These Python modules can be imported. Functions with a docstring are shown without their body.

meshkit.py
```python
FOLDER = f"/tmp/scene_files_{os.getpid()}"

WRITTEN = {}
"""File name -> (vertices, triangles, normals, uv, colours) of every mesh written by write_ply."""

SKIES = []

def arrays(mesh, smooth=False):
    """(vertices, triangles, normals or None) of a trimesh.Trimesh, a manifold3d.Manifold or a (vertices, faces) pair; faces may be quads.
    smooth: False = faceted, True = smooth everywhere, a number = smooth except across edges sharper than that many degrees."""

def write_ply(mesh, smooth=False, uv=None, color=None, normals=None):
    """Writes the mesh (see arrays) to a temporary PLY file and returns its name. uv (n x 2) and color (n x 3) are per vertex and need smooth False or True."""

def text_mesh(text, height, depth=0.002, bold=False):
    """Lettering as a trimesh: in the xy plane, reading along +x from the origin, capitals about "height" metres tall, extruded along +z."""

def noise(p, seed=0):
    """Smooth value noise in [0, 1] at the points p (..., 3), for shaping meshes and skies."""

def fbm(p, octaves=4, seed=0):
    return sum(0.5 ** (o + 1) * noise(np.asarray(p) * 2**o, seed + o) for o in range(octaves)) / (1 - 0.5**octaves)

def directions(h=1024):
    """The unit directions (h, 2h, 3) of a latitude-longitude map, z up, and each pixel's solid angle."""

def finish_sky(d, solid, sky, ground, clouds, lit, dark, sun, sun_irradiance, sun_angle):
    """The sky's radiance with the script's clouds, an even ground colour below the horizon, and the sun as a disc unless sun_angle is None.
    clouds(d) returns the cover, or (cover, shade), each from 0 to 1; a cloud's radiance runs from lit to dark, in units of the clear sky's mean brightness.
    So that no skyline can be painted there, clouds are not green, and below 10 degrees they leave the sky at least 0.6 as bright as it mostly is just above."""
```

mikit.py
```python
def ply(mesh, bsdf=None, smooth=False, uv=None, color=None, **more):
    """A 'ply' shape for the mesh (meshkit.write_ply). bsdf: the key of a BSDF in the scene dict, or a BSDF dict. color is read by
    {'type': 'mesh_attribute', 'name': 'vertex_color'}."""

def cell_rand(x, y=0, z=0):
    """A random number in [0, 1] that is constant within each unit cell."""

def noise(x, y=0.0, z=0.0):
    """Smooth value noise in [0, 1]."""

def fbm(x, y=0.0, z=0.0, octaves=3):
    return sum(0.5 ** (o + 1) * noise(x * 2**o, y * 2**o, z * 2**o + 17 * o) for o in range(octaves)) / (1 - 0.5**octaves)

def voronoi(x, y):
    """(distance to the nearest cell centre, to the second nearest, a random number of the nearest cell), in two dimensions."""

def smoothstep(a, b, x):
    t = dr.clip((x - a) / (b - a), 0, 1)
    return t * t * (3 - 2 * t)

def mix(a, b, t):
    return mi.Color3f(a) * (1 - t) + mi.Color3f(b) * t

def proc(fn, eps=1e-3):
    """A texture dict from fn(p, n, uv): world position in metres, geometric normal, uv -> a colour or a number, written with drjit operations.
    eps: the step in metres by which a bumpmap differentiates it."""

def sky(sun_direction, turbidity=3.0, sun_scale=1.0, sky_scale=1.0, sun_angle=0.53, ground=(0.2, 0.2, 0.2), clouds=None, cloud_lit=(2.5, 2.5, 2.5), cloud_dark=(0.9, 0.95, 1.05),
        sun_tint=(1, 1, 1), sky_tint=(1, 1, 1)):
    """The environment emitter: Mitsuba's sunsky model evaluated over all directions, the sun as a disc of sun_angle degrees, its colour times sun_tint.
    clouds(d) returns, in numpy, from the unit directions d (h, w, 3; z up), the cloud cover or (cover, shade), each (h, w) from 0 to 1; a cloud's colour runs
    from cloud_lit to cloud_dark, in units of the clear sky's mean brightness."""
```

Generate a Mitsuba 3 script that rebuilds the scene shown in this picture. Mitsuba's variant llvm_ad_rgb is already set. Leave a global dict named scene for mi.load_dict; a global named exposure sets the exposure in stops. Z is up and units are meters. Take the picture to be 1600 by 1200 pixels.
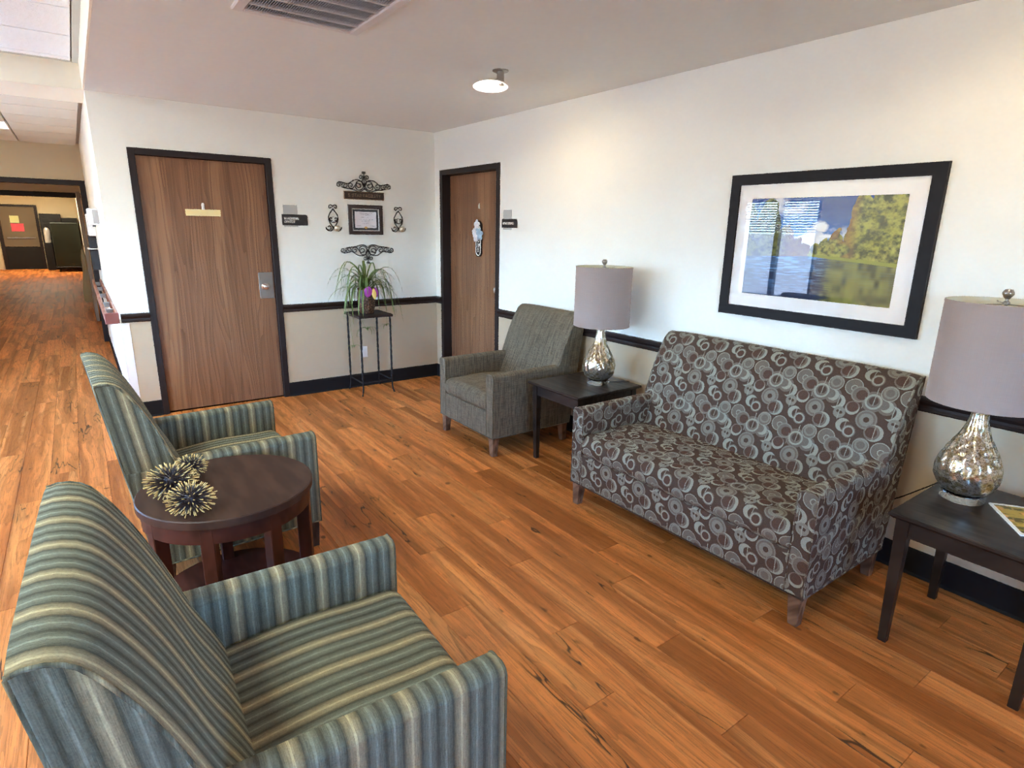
import math, random
import numpy as np
import trimesh
import drjit as dr
import mitsuba as mi
import mikit, meshkit
from mikit import proc, noise, fbm, smoothstep, mix, cell_rand

T = mi.ScalarTransform4f
rng = np.random.default_rng(7)
random.seed(7)

# ------------------------------------------------------------------ camera, sky, lights, exposure
EYE = [-3.13501, -5.72219, 1.61869]
FWD = [0.57047, 0.78049, -0.25572]
UPV = [0.136453, 0.216962, 0.966596]
exposure = 3.06
SKY_SCALE = 17.5
COFFER_LIGHT = (3.4, 3.8, 3.4)
HALL_LIGHT = (1.05, 0.88, 0.62)
BULB_LIGHT = (7.0, 6.0, 4.4)
SPOT_LIGHT = (0.0095, 0.0070, 0.0034)
FAR_LIGHT = (4.4, 3.9, 2.9)

scene = {
    "camera": {"type": "perspective", "fov": 82.2547, "fov_axis": "x", "near_clip": 0.05, "far_clip": 200.0,
               "to_world": T().look_at(origin=EYE, target=[a + b for a, b in zip(EYE, FWD)], up=UPV)},
    "sky": mikit.sky([0.65, 0.45, 0.62], turbidity=3.0, sun_scale=4.0, sky_scale=SKY_SCALE, ground=(0.30, 0.31, 0.30),
                     sky_tint=(0.80, 1.00, 1.24)),
}
labels = {}


# ------------------------------------------------------------------ helpers
def L(r, g, b):
    """sRGB 0..255 -> linear"""
    return [((c / 255 / 12.92) if c / 255 < 0.04045 else ((c / 255 + 0.055) / 1.055) ** 2.4) for c in (r, g, b)]


def rgb(c):
    return {"type": "rgb", "value": [float(x) for x in c]}


def principled(name, color, rough=0.6, spec=0.5, **kw):
    col = color if isinstance(color, dict) else rgb(color)
    inner = {"type": "principled", "base_color": col, "roughness": rough, "specular": spec, **kw}
    scene[name] = {"type": "twosided", "b": inner}


def bumped(name, color, fn, height, rough=0.6, spec=0.5, eps=1e-3, **kw):
    col = color if isinstance(color, dict) else rgb(color)
    inner = {"type": "principled", "base_color": col, "roughness": rough, "specular": spec, **kw}
    scene[name] = {"type": "twosided", "b": {"type": "bumpmap", "arbitrary": proc(fn, eps), "scale": height, "b": inner}}


_used = {}


def fresh(key):
    n = _used.get(key, 0)
    _used[key] = n + 1
    return key if n == 0 else f"{key}_{n:03d}"


def put(key, shape, label=None, cat=None, group=None, kind=None, **over):
    key = fresh(key)
    scene[key] = {**shape, **over}
    tag(key, label, cat, group, kind)
    return key


def tag(key, label=None, cat=None, group=None, kind=None):
    d = {k: v for k, v in dict(label=label, category=cat, group=group, kind=kind).items() if v}
    if d:
        labels[key] = d


def thing(key, label, cat, group=None):
    key = fresh(key)
    tag(key, label, cat, group)
    return key


def mesh(key, m, mat, smooth=False, label=None, cat=None, group=None, kind=None, uv=None, **over):
    return put(key, mikit.ply(m, mat, smooth=smooth, uv=uv), label, cat, group, kind, **over)


def box(x0, x1, y0, y1, z0, z1):
    m = trimesh.creation.box(extents=(x1 - x0, y1 - y0, z1 - z0))
    m.apply_translation(((x0 + x1) / 2, (y0 + y1) / 2, (z0 + z1) / 2))
    return m


def bbox(x0, x1, y0, y1, z0, z1, b=0.004):
    p = []
    for sx, X in ((1, x0), (-1, x1)):
        for sy, Y in ((1, y0), (-1, y1)):
            for sz, Z in ((1, z0), (-1, z1)):
                p += [(X + sx * b, Y + sy * b, Z), (X + sx * b, Y, Z + sz * b), (X, Y + sy * b, Z + sz * b)]
    return hull(p)


def hull(p):
    m = trimesh.convex.convex_hull(np.asarray(p, float))
    return m


def cat(*ms):
    out = []
    for m in ms:
        out += list(m) if isinstance(m, (list, tuple)) else [m]
    return trimesh.util.concatenate(out)


def frustum(c0, s0, c1, s1, b=0.003):
    """tapered square post from centre c0 (half sizes s0) to c1 (s1), chamfered edges"""
    p = []
    for c, s in ((c0, s0), (c1, s1)):
        for sx in (-1, 1):
            for sy in (-1, 1):
                p += [(c[0] + sx * (s[0] - b), c[1] + sy * s[1], c[2]), (c[0] + sx * s[0], c[1] + sy * (s[1] - b), c[2])]
    return hull(p)


def cyl(p0, p1, r, n=24):
    return trimesh.creation.cylinder(radius=r, segment=[p0, p1], sections=n)


def tube(pts, r, sides=6, closed=False):
    p = np.asarray(pts, float)
    n = len(p)
    rad = np.broadcast_to(np.asarray(r, float), (n,))
    t = np.gradient(p, axis=0)
    if closed:
        t = np.roll(p, -1, 0) - np.roll(p, 1, 0)
    t /= np.linalg.norm(t, axis=1, keepdims=True) + 1e-12
    ref = np.array([0.31, 0.23, 0.92])
    a = np.cross(t, ref)
    a /= np.linalg.norm(a, axis=1, keepdims=True) + 1e-12
    bb = np.cross(t, a)
    ang = np.arange(sides) * 2 * np.pi / sides
    v = p[:, None] + rad[:, None, None] * (np.cos(ang)[None, :, None] * a[:, None] + np.sin(ang)[None, :, None] * bb[:, None])
    f = []
    for i in range(n if closed else n - 1):
        k = (i + 1) % n
        for j in range(sides):
            q = (j + 1) % sides
            f += [(i * sides + j, k * sides + j, k * sides + q), (i * sides + j, k * sides + q, i * sides + q)]
    v = v.reshape(-1, 3)
    if not closed:
        v = np.vstack([v, p[:1], p[-1:]])
        for j in range(sides):
            q = (j + 1) % sides
            f += [(n * sides, j, q), (n * sides + 1, (n - 1) * sides + q, (n - 1) * sides + j)]
    m = trimesh.Trimesh(v, np.array(f), process=False)
    if m.volume < 0:
        m.invert()
    return m


def lathe(profile, n=48, at=(0, 0, 0)):
    """profile of (r, z), bottom to top"""
    p = np.asarray(profile, float)
    a = np.arange(n) * 2 * np.pi / n
    v = np.stack([p[:, 0][:, None] * np.cos(a), p[:, 0][:, None] * np.sin(a), np.repeat(p[:, 1][:, None], n, 1)], -1)
    v = v.reshape(-1, 3) + np.array(at)
    f = []
    for i in range(len(p) - 1):
        for j in range(n):
            k = (j + 1) % n
            f += [(i * n + j, i * n + k, (i + 1) * n + k), (i * n + j, (i + 1) * n + k, (i + 1) * n + j)]
    return trimesh.Trimesh(v, np.array(f), process=False)


def extrude(poly, axis, a, b):
    """2D polygon extruded: axis 'x' -> poly is (y,z); 'y' -> (x,z); 'z' -> (x,y)"""
    from shapely.geometry import Polygon
    g = poly if hasattr(poly, "geom_type") else Polygon(poly)
    m = trimesh.creation.extrude_polygon(g, b - a, engine="earcut")
    v = m.vertices.copy()
    if axis == "z":
        w = np.c_[v[:, 0], v[:, 1], v[:, 2] + a]
        fl = False
    elif axis == "x":
        w = np.c_[v[:, 2] + a, v[:, 0], v[:, 1]]
        fl = False
    else:
        w = np.c_[v[:, 0], v[:, 2] + a, v[:, 1]]
        fl = True
    m = trimesh.Trimesh(w, m.faces[:, ::-1] if fl else m.faces, process=False)
    return m


class Patches:
    """grids of points with uv, each smooth within itself"""

    def __init__(self):
        self.v, self.f, self.uv, self.n = [], [], [], 0

    def grid(self, P, UV, flip=False):
        P, UV = np.asarray(P, float), np.asarray(UV, float)
        a, b = P.shape[:2]
        i, j = np.meshgrid(np.arange(a - 1), np.arange(b - 1), indexing="ij")
        k = i * b + j + self.n
        q1 = np.stack([k, k + 1, k + b + 1], -1).reshape(-1, 3)
        q2 = np.stack([k, k + b + 1, k + b], -1).reshape(-1, 3)
        f = np.vstack([q1, q2])
        if flip:
            f = f[:, ::-1]
        self.v.append(P.reshape(-1, 3)); self.uv.append(UV.reshape(-1, 2)); self.f.append(f)
        self.n += a * b

    def done(self):
        return np.vstack(self.v), np.vstack(self.f), np.vstack(self.uv)


def face_uv(m, su=0, sv=1):
    v = np.asarray(m.vertices)
    return v[:, [su, sv]]


def unmerge(m):
    v = np.asarray(m.vertices)[np.asarray(m.faces).ravel()]
    return v, np.arange(len(v)).reshape(-1, 3)


# ------------------------------------------------------------------ materials
UPPER = L(240, 240, 232)
LOWER = L(192, 173, 146)


def wall_col(p, n, uv):
    g = (noise(p.x * 90, p.y * 90, p.z * 90) - 0.5) * 0.02
    base = mix(LOWER, UPPER, dr.select(p.z > 0.85, 1.0, 0.0))
    return base * (1 + g)


def wall_bump(p, n, uv):
    return fbm(p.x * 160, p.y * 160, p.z * 160, 2)


bumped("wall_paint", proc(wall_col), wall_bump, 0.0004, rough=0.55, spec=0.3)
principled("guard_white", L(232, 228, 226), 0.4, 0.5)
principled("cream_paint", L(238, 232, 215), 0.6, 0.3)
principled("hall_paint", L(214, 198, 166), 0.7, 0.3)
principled("lower_dark_paint", L(48, 42, 36), 0.6, 0.3)


def ceil_col(p, n, uv):
    g = (fbm(p.x * 40, p.y * 40, p.z * 40, 3) - 0.5) * 0.05
    return mi.Color3f(L(214, 214, 208)) * (1 + g)


bumped("ceiling_paint", proc(ceil_col), lambda p, n, uv: fbm(p.x * 220, p.y * 220, p.z * 30, 2), 0.0006, rough=0.8, spec=0.2)


def tile_col(p, n, uv):
    s = smoothstep(0.62, 0.72, noise(p.x * 260, p.y * 260, 3.0))
    return mix(L(240, 247, 251), L(214, 219, 222), s * 0.5)


principled("acoustic_tile", proc(tile_col), 0.9, 0.2)
principled("grid_metal", L(164, 160, 154), 0.6, 0.2)
principled("edge_metal", L(196, 199, 192), 0.5, 0.3)
principled("hall_tile", L(214, 208, 194), 0.9, 0.2)
principled("trim_dark", L(38, 28, 26), 0.4, 0.35)
principled("vinyl_base", L(30, 28, 29), 0.6, 0.12)
principled("metal_frame", L(38, 30, 29), 0.45, 0.3)


def floor_col(p, n, uv):
    u, v = uv.x, uv.y
    i = dr.floor(u / 40 + 0.5)
    tone = cell_rand(i, 3)
    w = (fbm(u * 1.3, v * 5, i * 3.1, 3) - 0.5)
    vv = v + w * 0.05
    F = fbm(u * 0.75, vv * 9, i, 3) * 7.0 + vv * 9
    saw = F - dr.floor(F)
    broad = fbm(u * 0.7, vv * 12, i + 3, 3)
    fine = fbm(u * 7, vv * 150, i + 9, 3)
    pore = smoothstep(0.60, 0.75, noise(u * 16, vv * 420, i + 15))
    c = mix(L(160, 92, 44), L(208, 128, 66), smoothstep(0.30, 0.66, broad))
    c = mix(c, L(224, 152, 86), smoothstep(0.55, 0.75, fbm(u * 0.6, vv * 18, i + 31, 3)) * 0.55)
    ring = dr.power(1 - saw, 3.0)
    c = mix(c, L(126, 68, 34), ring * 0.42)
    c = mix(c, L(106, 60, 32), pore * 0.30)
    c = c * (0.84 + 0.32 * fine)
    # mineral streaks and cracks
    field = fbm(u * 1.3, vv * 14, i + 57, 4)
    where = smoothstep(0.60, 0.72, noise(u * 1.7 + 3, vv * 7, i + 77))
    crack = (1 - smoothstep(0.003, 0.014, dr.abs(field - 0.5))) * where
    c = mix(c, L(150, 92, 44), where * 0.25)
    c = mix(c, L(52, 36, 26), crack * 0.9)
    knot = smoothstep(0.955, 0.985, noise(u * 8.5, v * 24, i + 5))
    c = mix(c, L(74, 42, 27), knot * 0.7)
    return c * (0.84 + 0.24 * tone)


def floor_bump(p, n, uv):
    return fbm(uv.x * 6, uv.y * 130, 1.0, 2)


bumped("floor_wood", proc(floor_col), floor_bump, 0.0003, rough=0.48, spec=0.22)
principled("floor_under", L(70, 42, 26), 0.8, 0.2)


def door_col(p, n, uv):
    u, v = uv.x, uv.y  # u across, v up
    w = fbm(u * 4, v * 0.8, 4.0, 3) - 0.5
    uu = u + w * 0.09
    F = fbm(uu * 7, v * 0.5, 2.0, 3) * 9.0 + uu * 22
    saw = F - dr.floor(F)
    fine = fbm(uu * 200, v * 4, 8.0, 3)
    c = mix(L(122, 84, 58), L(148, 107, 76), fbm(uu * 12, v * 0.7, 9.0, 2))
    c = mix(c, L(92, 60, 42), dr.power(1 - saw, 2.5) * 0.5)
    lite = smoothstep(0.66, 0.76, noise(uu * 11, v * 0.3, 5.0))
    c = mix(c, L(166, 126, 90), lite * 0.4)
    dark = smoothstep(0.58, 0.75, noise(uu * 90, v * 1.6, 7.0))
    c = mix(c, L(86, 56, 40), dark * 0.3)
    return c * (0.86 + 0.28 * fine)


principled("door_wood", proc(door_col), 0.42, 0.4)


def stripe_col(p, n, uv):
    s = uv.x / 0.1215
    t = (s - dr.floor(s)) * 3.0
    k = dr.floor(t)
    f = t - k
    yarn = noise(uv.x * 900, uv.y * 60, 1.0)
    heather = noise(uv.x * 420, uv.y * 420, 2.0)
    teal = mi.Color3f(L(113, 117, 103))
    cream = mi.Color3f(L(154, 145, 117))
    c = mix(teal, cream, dr.select(k < 0.5, 1.0, 0.0))
    c = mix(c, L(119, 123, 110), dr.select(k > 1.5, 0.5, 0.0))
    edge = smoothstep(0.30, 0.48, dr.abs(f - 0.5))
    c = mix(c, L(72, 70, 58), edge * 0.62)
    band = smoothstep(0.13, 0.30, dr.abs(f - 0.5))
    c = mix(c, c * 0.80, band)
    core = 1 - smoothstep(0.03, 0.10, dr.abs(f - 0.5))
    c = mix(c, mix(L(140, 147, 134), L(194, 185, 150), dr.select(k < 0.5, 1.0, 0.0)), core * 0.8)
    return c * (0.58 + 0.34 * yarn + 0.20 * heather)


def weave_bump(p, n, uv):
    return noise(uv.x * 700, uv.y * 700, 0.5)


bumped("stripe_fabric", proc(stripe_col), weave_bump, 0.0005, rough=0.9, spec=0.15, eps=5e-4, sheen=0.25)


def grey_col(p, n, uv):
    a = fbm(uv.x * 180, uv.y * 14, 1.0, 3)
    b = fbm(uv.x * 30, uv.y * 260, 4.0, 2)
    c = mix(L(82, 74, 61), L(120, 109, 91), smoothstep(0.2, 0.85, a * 0.7 + b * 0.3))
    return c


bumped("grey_fabric", proc(grey_col), weave_bump, 0.0005, rough=0.9, spec=0.15, eps=5e-4, sheen=0.25)

RX, RY, RS = 0.244, 0.268, -0.045


def ring_col(p, n, uv):
    h, v = uv.x, uv.y

    def loc(cx, cy):
        dv = v - cy
        k = dr.floor(dv / RY + 0.5)
        dv = dv - k * RY
        dh = h - cx + k * RS
        dh = dh - RX * dr.floor(dh / RX + 0.5)
        return dh, dv

    brown = mi.Color3f(L(72, 56, 47))
    dark = mi.Color3f(L(78, 57, 48))
    grey = mi.Color3f(L(102, 92, 81))
    mid = mi.Color3f(L(120, 115, 103))
    light = mi.Color3f(L(138, 137, 124))
    c = mi.Color3f(brown)
    AA = 0.0012

    def disc(dh, dv, r):
        return 1 - smoothstep(r * 0.91 - AA, r * 0.91 + AA, dr.sqrt(dh * dh + dv * dv))

    def ring(c, cx, cy, r0, r1, col, amt=1.0):
        dh, dv = loc(cx, cy)
        return mix(c, col, (disc(dh, dv, r1) - disc(dh, dv, r0)) * amt)

    def blob(c, cx, cy, r, col):
        dh, dv = loc(cx, cy)
        return mix(c, col, disc(dh, dv, r))

    def crescent(c, cx, cy, r, ox, oy, ri, col):
        dh, dv = loc(cx, cy)
        return mix(c, col, disc(dh, dv, r) * (1 - disc(dh - ox, dv - oy, ri)))

    def line(c, cx, cy, half, col, w=0.0022):
        dh, dv = loc(cx, cy)
        m = (1 - smoothstep(w * 0.6, w, dr.abs(dh))) * (1 - smoothstep(half - AA, half, dr.abs(dv)))
        return mix(c, col, m)

    # soft grey discs underneath
    for cx, cy, r in ((0, 0, 0.055), (0.054, 0.057, 0.040), (-0.003, -0.09, 0.052), (0.062, -0.012, 0.042), (-0.061, -0.163, 0.034)):
        c = blob(c, cx, cy, r, grey)
    c = ring(c, 0.054, 0.052, 0.036, 0.040, light)                     # thin arc of the small ring
    c = crescent(c, -0.153, -0.036, 0.040, -0.018, 0.004, 0.036, light)  # crescent with a stem
    c = line(c, -0.150, -0.035, 0.030, light)
    c = crescent(c, 0.062, -0.010, 0.030, -0.014, 0.004, 0.024, light)
    c = blob(c, -0.079, -0.049, 0.036, grey)                           # dark hole over a light crescent
    c = crescent(c, -0.079, -0.052, 0.035, 0.0, 0.010, 0.031, light)
    c = blob(c, -0.079, -0.045, 0.027, dark)
    c = blob(c, -0.129, -0.085, 0.031, mid)                            # button
    c = blob(c, -0.138, -0.080, 0.007, brown)
    c = blob(c, -0.122, -0.084, 0.008, brown)
    c = line(c, -0.130, -0.095, 0.026, light)
    c = crescent(c, -0.095, -0.140, 0.036, 0.016, -0.004, 0.028, light)
    c = line(c, -0.085, -0.128, 0.020, light)
    c = blob(c, 0.139, 0.052, 0.045, light)                            # filled disc with an inner crescent
    c = blob(c, 0.139, 0.052, 0.041, grey)
    c = ring(c, 0.143, 0.046, 0.012, 0.017, light)
    c = ring(c, -0.003, -0.09, 0.044, 0.049, mid)
    c = ring(c, -0.003, -0.09, 0.014, 0.034, mid)
    c = blob(c, -0.003, -0.09, 0.014, brown)
    c = blob(c, 0.046, -0.142, 0.044, light)
    c = blob(c, 0.036, -0.142, 0.038, grey)
    c = blob(c, 0.034, -0.142, 0.028, dark)
    c = line(c, 0.046, -0.142, 0.036, light)
    c = blob(c, -0.061, -0.163, 0.029, light)
    c = blob(c, -0.061, -0.163, 0.021, dark)
    c = blob(c, 0.177, 0.022, 0.044, mid)
    c = blob(c, 0.178, 0.022, 0.037, grey)
    c = blob(c, 0.186, 0.020, 0.027, dark)
    c = line(c, 0.205, -0.012, 0.030, mid)
    c = blob(c, 0, 0, 0.041, light)
    c = blob(c, 0, 0, 0.031, grey)
    c = blob(c, 0, 0.004, 0.022, brown)
    c = line(c, 0.002, 0.028, 0.046, light)
    c = ring(c, 0.054, 0.057, 0.020, 0.030, mid)
    c = line(c, 0.008, -0.118, 0.022, mid)
    yarn = noise(h * 800, v * 800, 3.0)
    return c * (0.82 + 0.36 * yarn)


bumped("ring_fabric", proc(ring_col), weave_bump, 0.0004, rough=0.8, spec=0.2, eps=5e-4, sheen=0.2)
principled("under_cloth", L(28, 26, 26), 0.9, 0.1)


def grainy(c0, c1, sx=3, sy=60):
    def fn(p, n, uv):
        g = fbm(p.x * sy, p.y * sx + p.z * sx, p.z * 9 + p.y * 4, 3)
        return mix(c0, c1, smoothstep(0.25, 0.75, g))
    return fn


principled("leg_wood", proc(grainy(L(78, 54, 40), L(134, 104, 82), 20, 60)), 0.45, 0.4)
principled("leg_dark", proc(grainy(L(44, 32, 28), L(74, 56, 46), 20, 60)), 0.45, 0.4)
principled("cherry", proc(grainy(L(46, 22, 18), L(68, 34, 27), 4, 26)), 0.36, 0.35)
principled("cherry_top", proc(grainy(L(52, 34, 27), L(66, 45, 35), 4, 26)), 0.45, 0.3)
principled("espresso", proc(grainy(L(30, 24, 21), L(46, 37, 31), 5, 40)), 0.3, 0.35)


def shade_col(p, n, uv):
    g = noise(uv.x * 900, uv.y * 20, 1) * 0.5 + noise(uv.x * 25, uv.y * 900, 2) * 0.5
    return mi.Color3f(L(158, 143, 137)) * (0.95 + 0.10 * g)


principled("shade_cloth", proc(shade_col), 0.85, 0.2)
principled("shade_inner", L(214, 208, 186), 0.8, 0.2)


def merc_col(p, n, uv):
    a = smoothstep(0.40, 0.66, fbm(p.x * 60, p.y * 60, p.z * 60, 3))
    b = smoothstep(0.58, 0.70, noise(p.x * 260, p.y * 260, p.z * 260))
    c = mix(L(226, 220, 206), L(176, 160, 122), a)
    return mix(c, L(92, 80, 58), b * 0.7)


principled("mercury_glass", proc(merc_col), 0.16, 0.5, metallic=0.92, clearcoat=0.8, clearcoat_gloss=0.95)
scene["clear_glass"] = {"type": "dielectric", "int_ior": 1.5, "ext_ior": 1.0}
scene["pane_glass"] = {"type": "thindielectric", "int_ior": 1.5, "ext_ior": 1.0}
principled("nickel", L(170, 164, 156), 0.28, 0.5, metallic=0.95)
principled("steel_plate", L(142, 134, 126), 0.42, 0.5, metallic=0.7)
principled("chrome", L(215, 215, 215), 0.1, 0.5, metallic=1.0)
principled("iron", L(26, 21, 19), 0.55, 0.25)
principled("stand_iron", L(30, 30, 31), 0.5, 0.3)
principled("black_plastic", L(28, 24, 26), 0.35, 0.5)
principled("white_plastic", L(232, 230, 226), 0.4, 0.5)
principled("grey_plastic", L(176, 170, 166), 0.4, 0.5)
principled("letter_white", L(238, 236, 232), 0.6, 0.3)
principled("frost_plate", L(178, 178, 174), 0.35, 0.5)
principled("frame_black", L(24, 21, 23), 0.5, 0.2)
principled("mat_white", L(240, 238, 236), 0.85, 0.2)
principled("cert_frame", L(44, 26, 24), 0.35, 0.5)
principled("cert_blue", L(66, 70, 76), 0.8, 0.2)
principled("silver_fillet", L(190, 188, 186), 0.3, 0.5, metallic=0.6)
principled("gold_foil", L(196, 160, 96), 0.35, 0.5, metallic=0.6)
principled("plate_brown", L(46, 30, 24), 0.45, 0.4)
principled("plate_letter", L(140, 118, 92), 0.5, 0.4)
principled("candle_silver", L(206, 196, 176), 0.22, 0.5, metallic=0.8)
principled("tape_yellow", L(238, 222, 166), 0.6, 0.3)
principled("cord_black", L(36, 32, 30), 0.5, 0.4)
principled("vent_white", L(206, 202, 200), 0.45, 0.4)
principled("vent_fin", L(164, 164, 166), 0.5, 0.4)
principled("duct_metal", L(150, 150, 150), 0.5, 0.5, metallic=0.5)
principled("spike_dark", L(52, 44, 48), 0.45, 0.5, metallic=0.3)
principled("rail_wood", proc(grainy(L(122, 74, 58), L(160, 106, 84), 8, 50)), 0.4, 0.5)
principled("rail_cap", L(128, 72, 62), 0.45, 0.4)
principled("cart_green", L(27, 33, 23), 0.6, 0.3)
principled("cabinet_black", L(26, 25, 24), 0.5, 0.3)
principled("door_tan", L(112, 98, 78), 0.5, 0.3)
principled("pink_paper", L(216, 92, 104), 0.8, 0.2)
principled("paper_green", L(214, 218, 160), 0.8, 0.2)
principled("bag_cloth", L(176, 168, 138), 0.9, 0.1)
principled("extinguisher_body", L(196, 190, 184), 0.3, 0.5, metallic=0.4)
principled("door_edge", L(150, 140, 126), 0.5, 0.3)
principled("soil", L(44, 34, 26), 0.95, 0.1)
principled("purple_petal", L(168, 74, 176), 0.7, 0.3)
principled("yellow_petal", L(240, 214, 130), 0.7, 0.3)
principled("flower_white", L(226, 226, 232), 0.7, 0.3)
principled("flower_blue", L(160, 186, 206), 0.7, 0.3)
principled("blind_white", L(236, 236, 236), 0.5, 0.4)
principled("window_frame_mat", L(70, 62, 58), 0.5, 0.4)


def spike_col(p, n, uv):  # gold-dipped tips: uv.x runs from the root to the tip
    return mix(L(48, 40, 44), L(214, 188, 128), smoothstep(0.66, 0.86, uv.x))


principled("gold_spike", proc(spike_col), 0.4, 0.5, metallic=0.35)


def pot_col(p, n, uv):
    g = fbm(p.x * 90, p.y * 90, p.z * 90, 3)
    return mix(L(58, 40, 30), L(122, 92, 70), smoothstep(0.42, 0.78, g))


principled("pot_ceramic", proc(pot_col), 0.4, 0.5)


def leaf_col(p, n, uv):
    mid_ = 1 - smoothstep(0.0, 0.22, dr.abs(uv.y - 0.5))
    c = mix(L(64, 88, 40), L(106, 128, 62), noise(uv.x * 7, uv.y * 3, cell_rand(dr.floor(uv.x / 10)) * 20))
    return mix(c, L(168, 180, 120), mid_ * 0.45)


scene["leaf"] = {"type": "twosided", "b": {"type": "principled", "base_color": proc(leaf_col), "roughness": 0.45, "specular": 0.4}}


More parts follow.
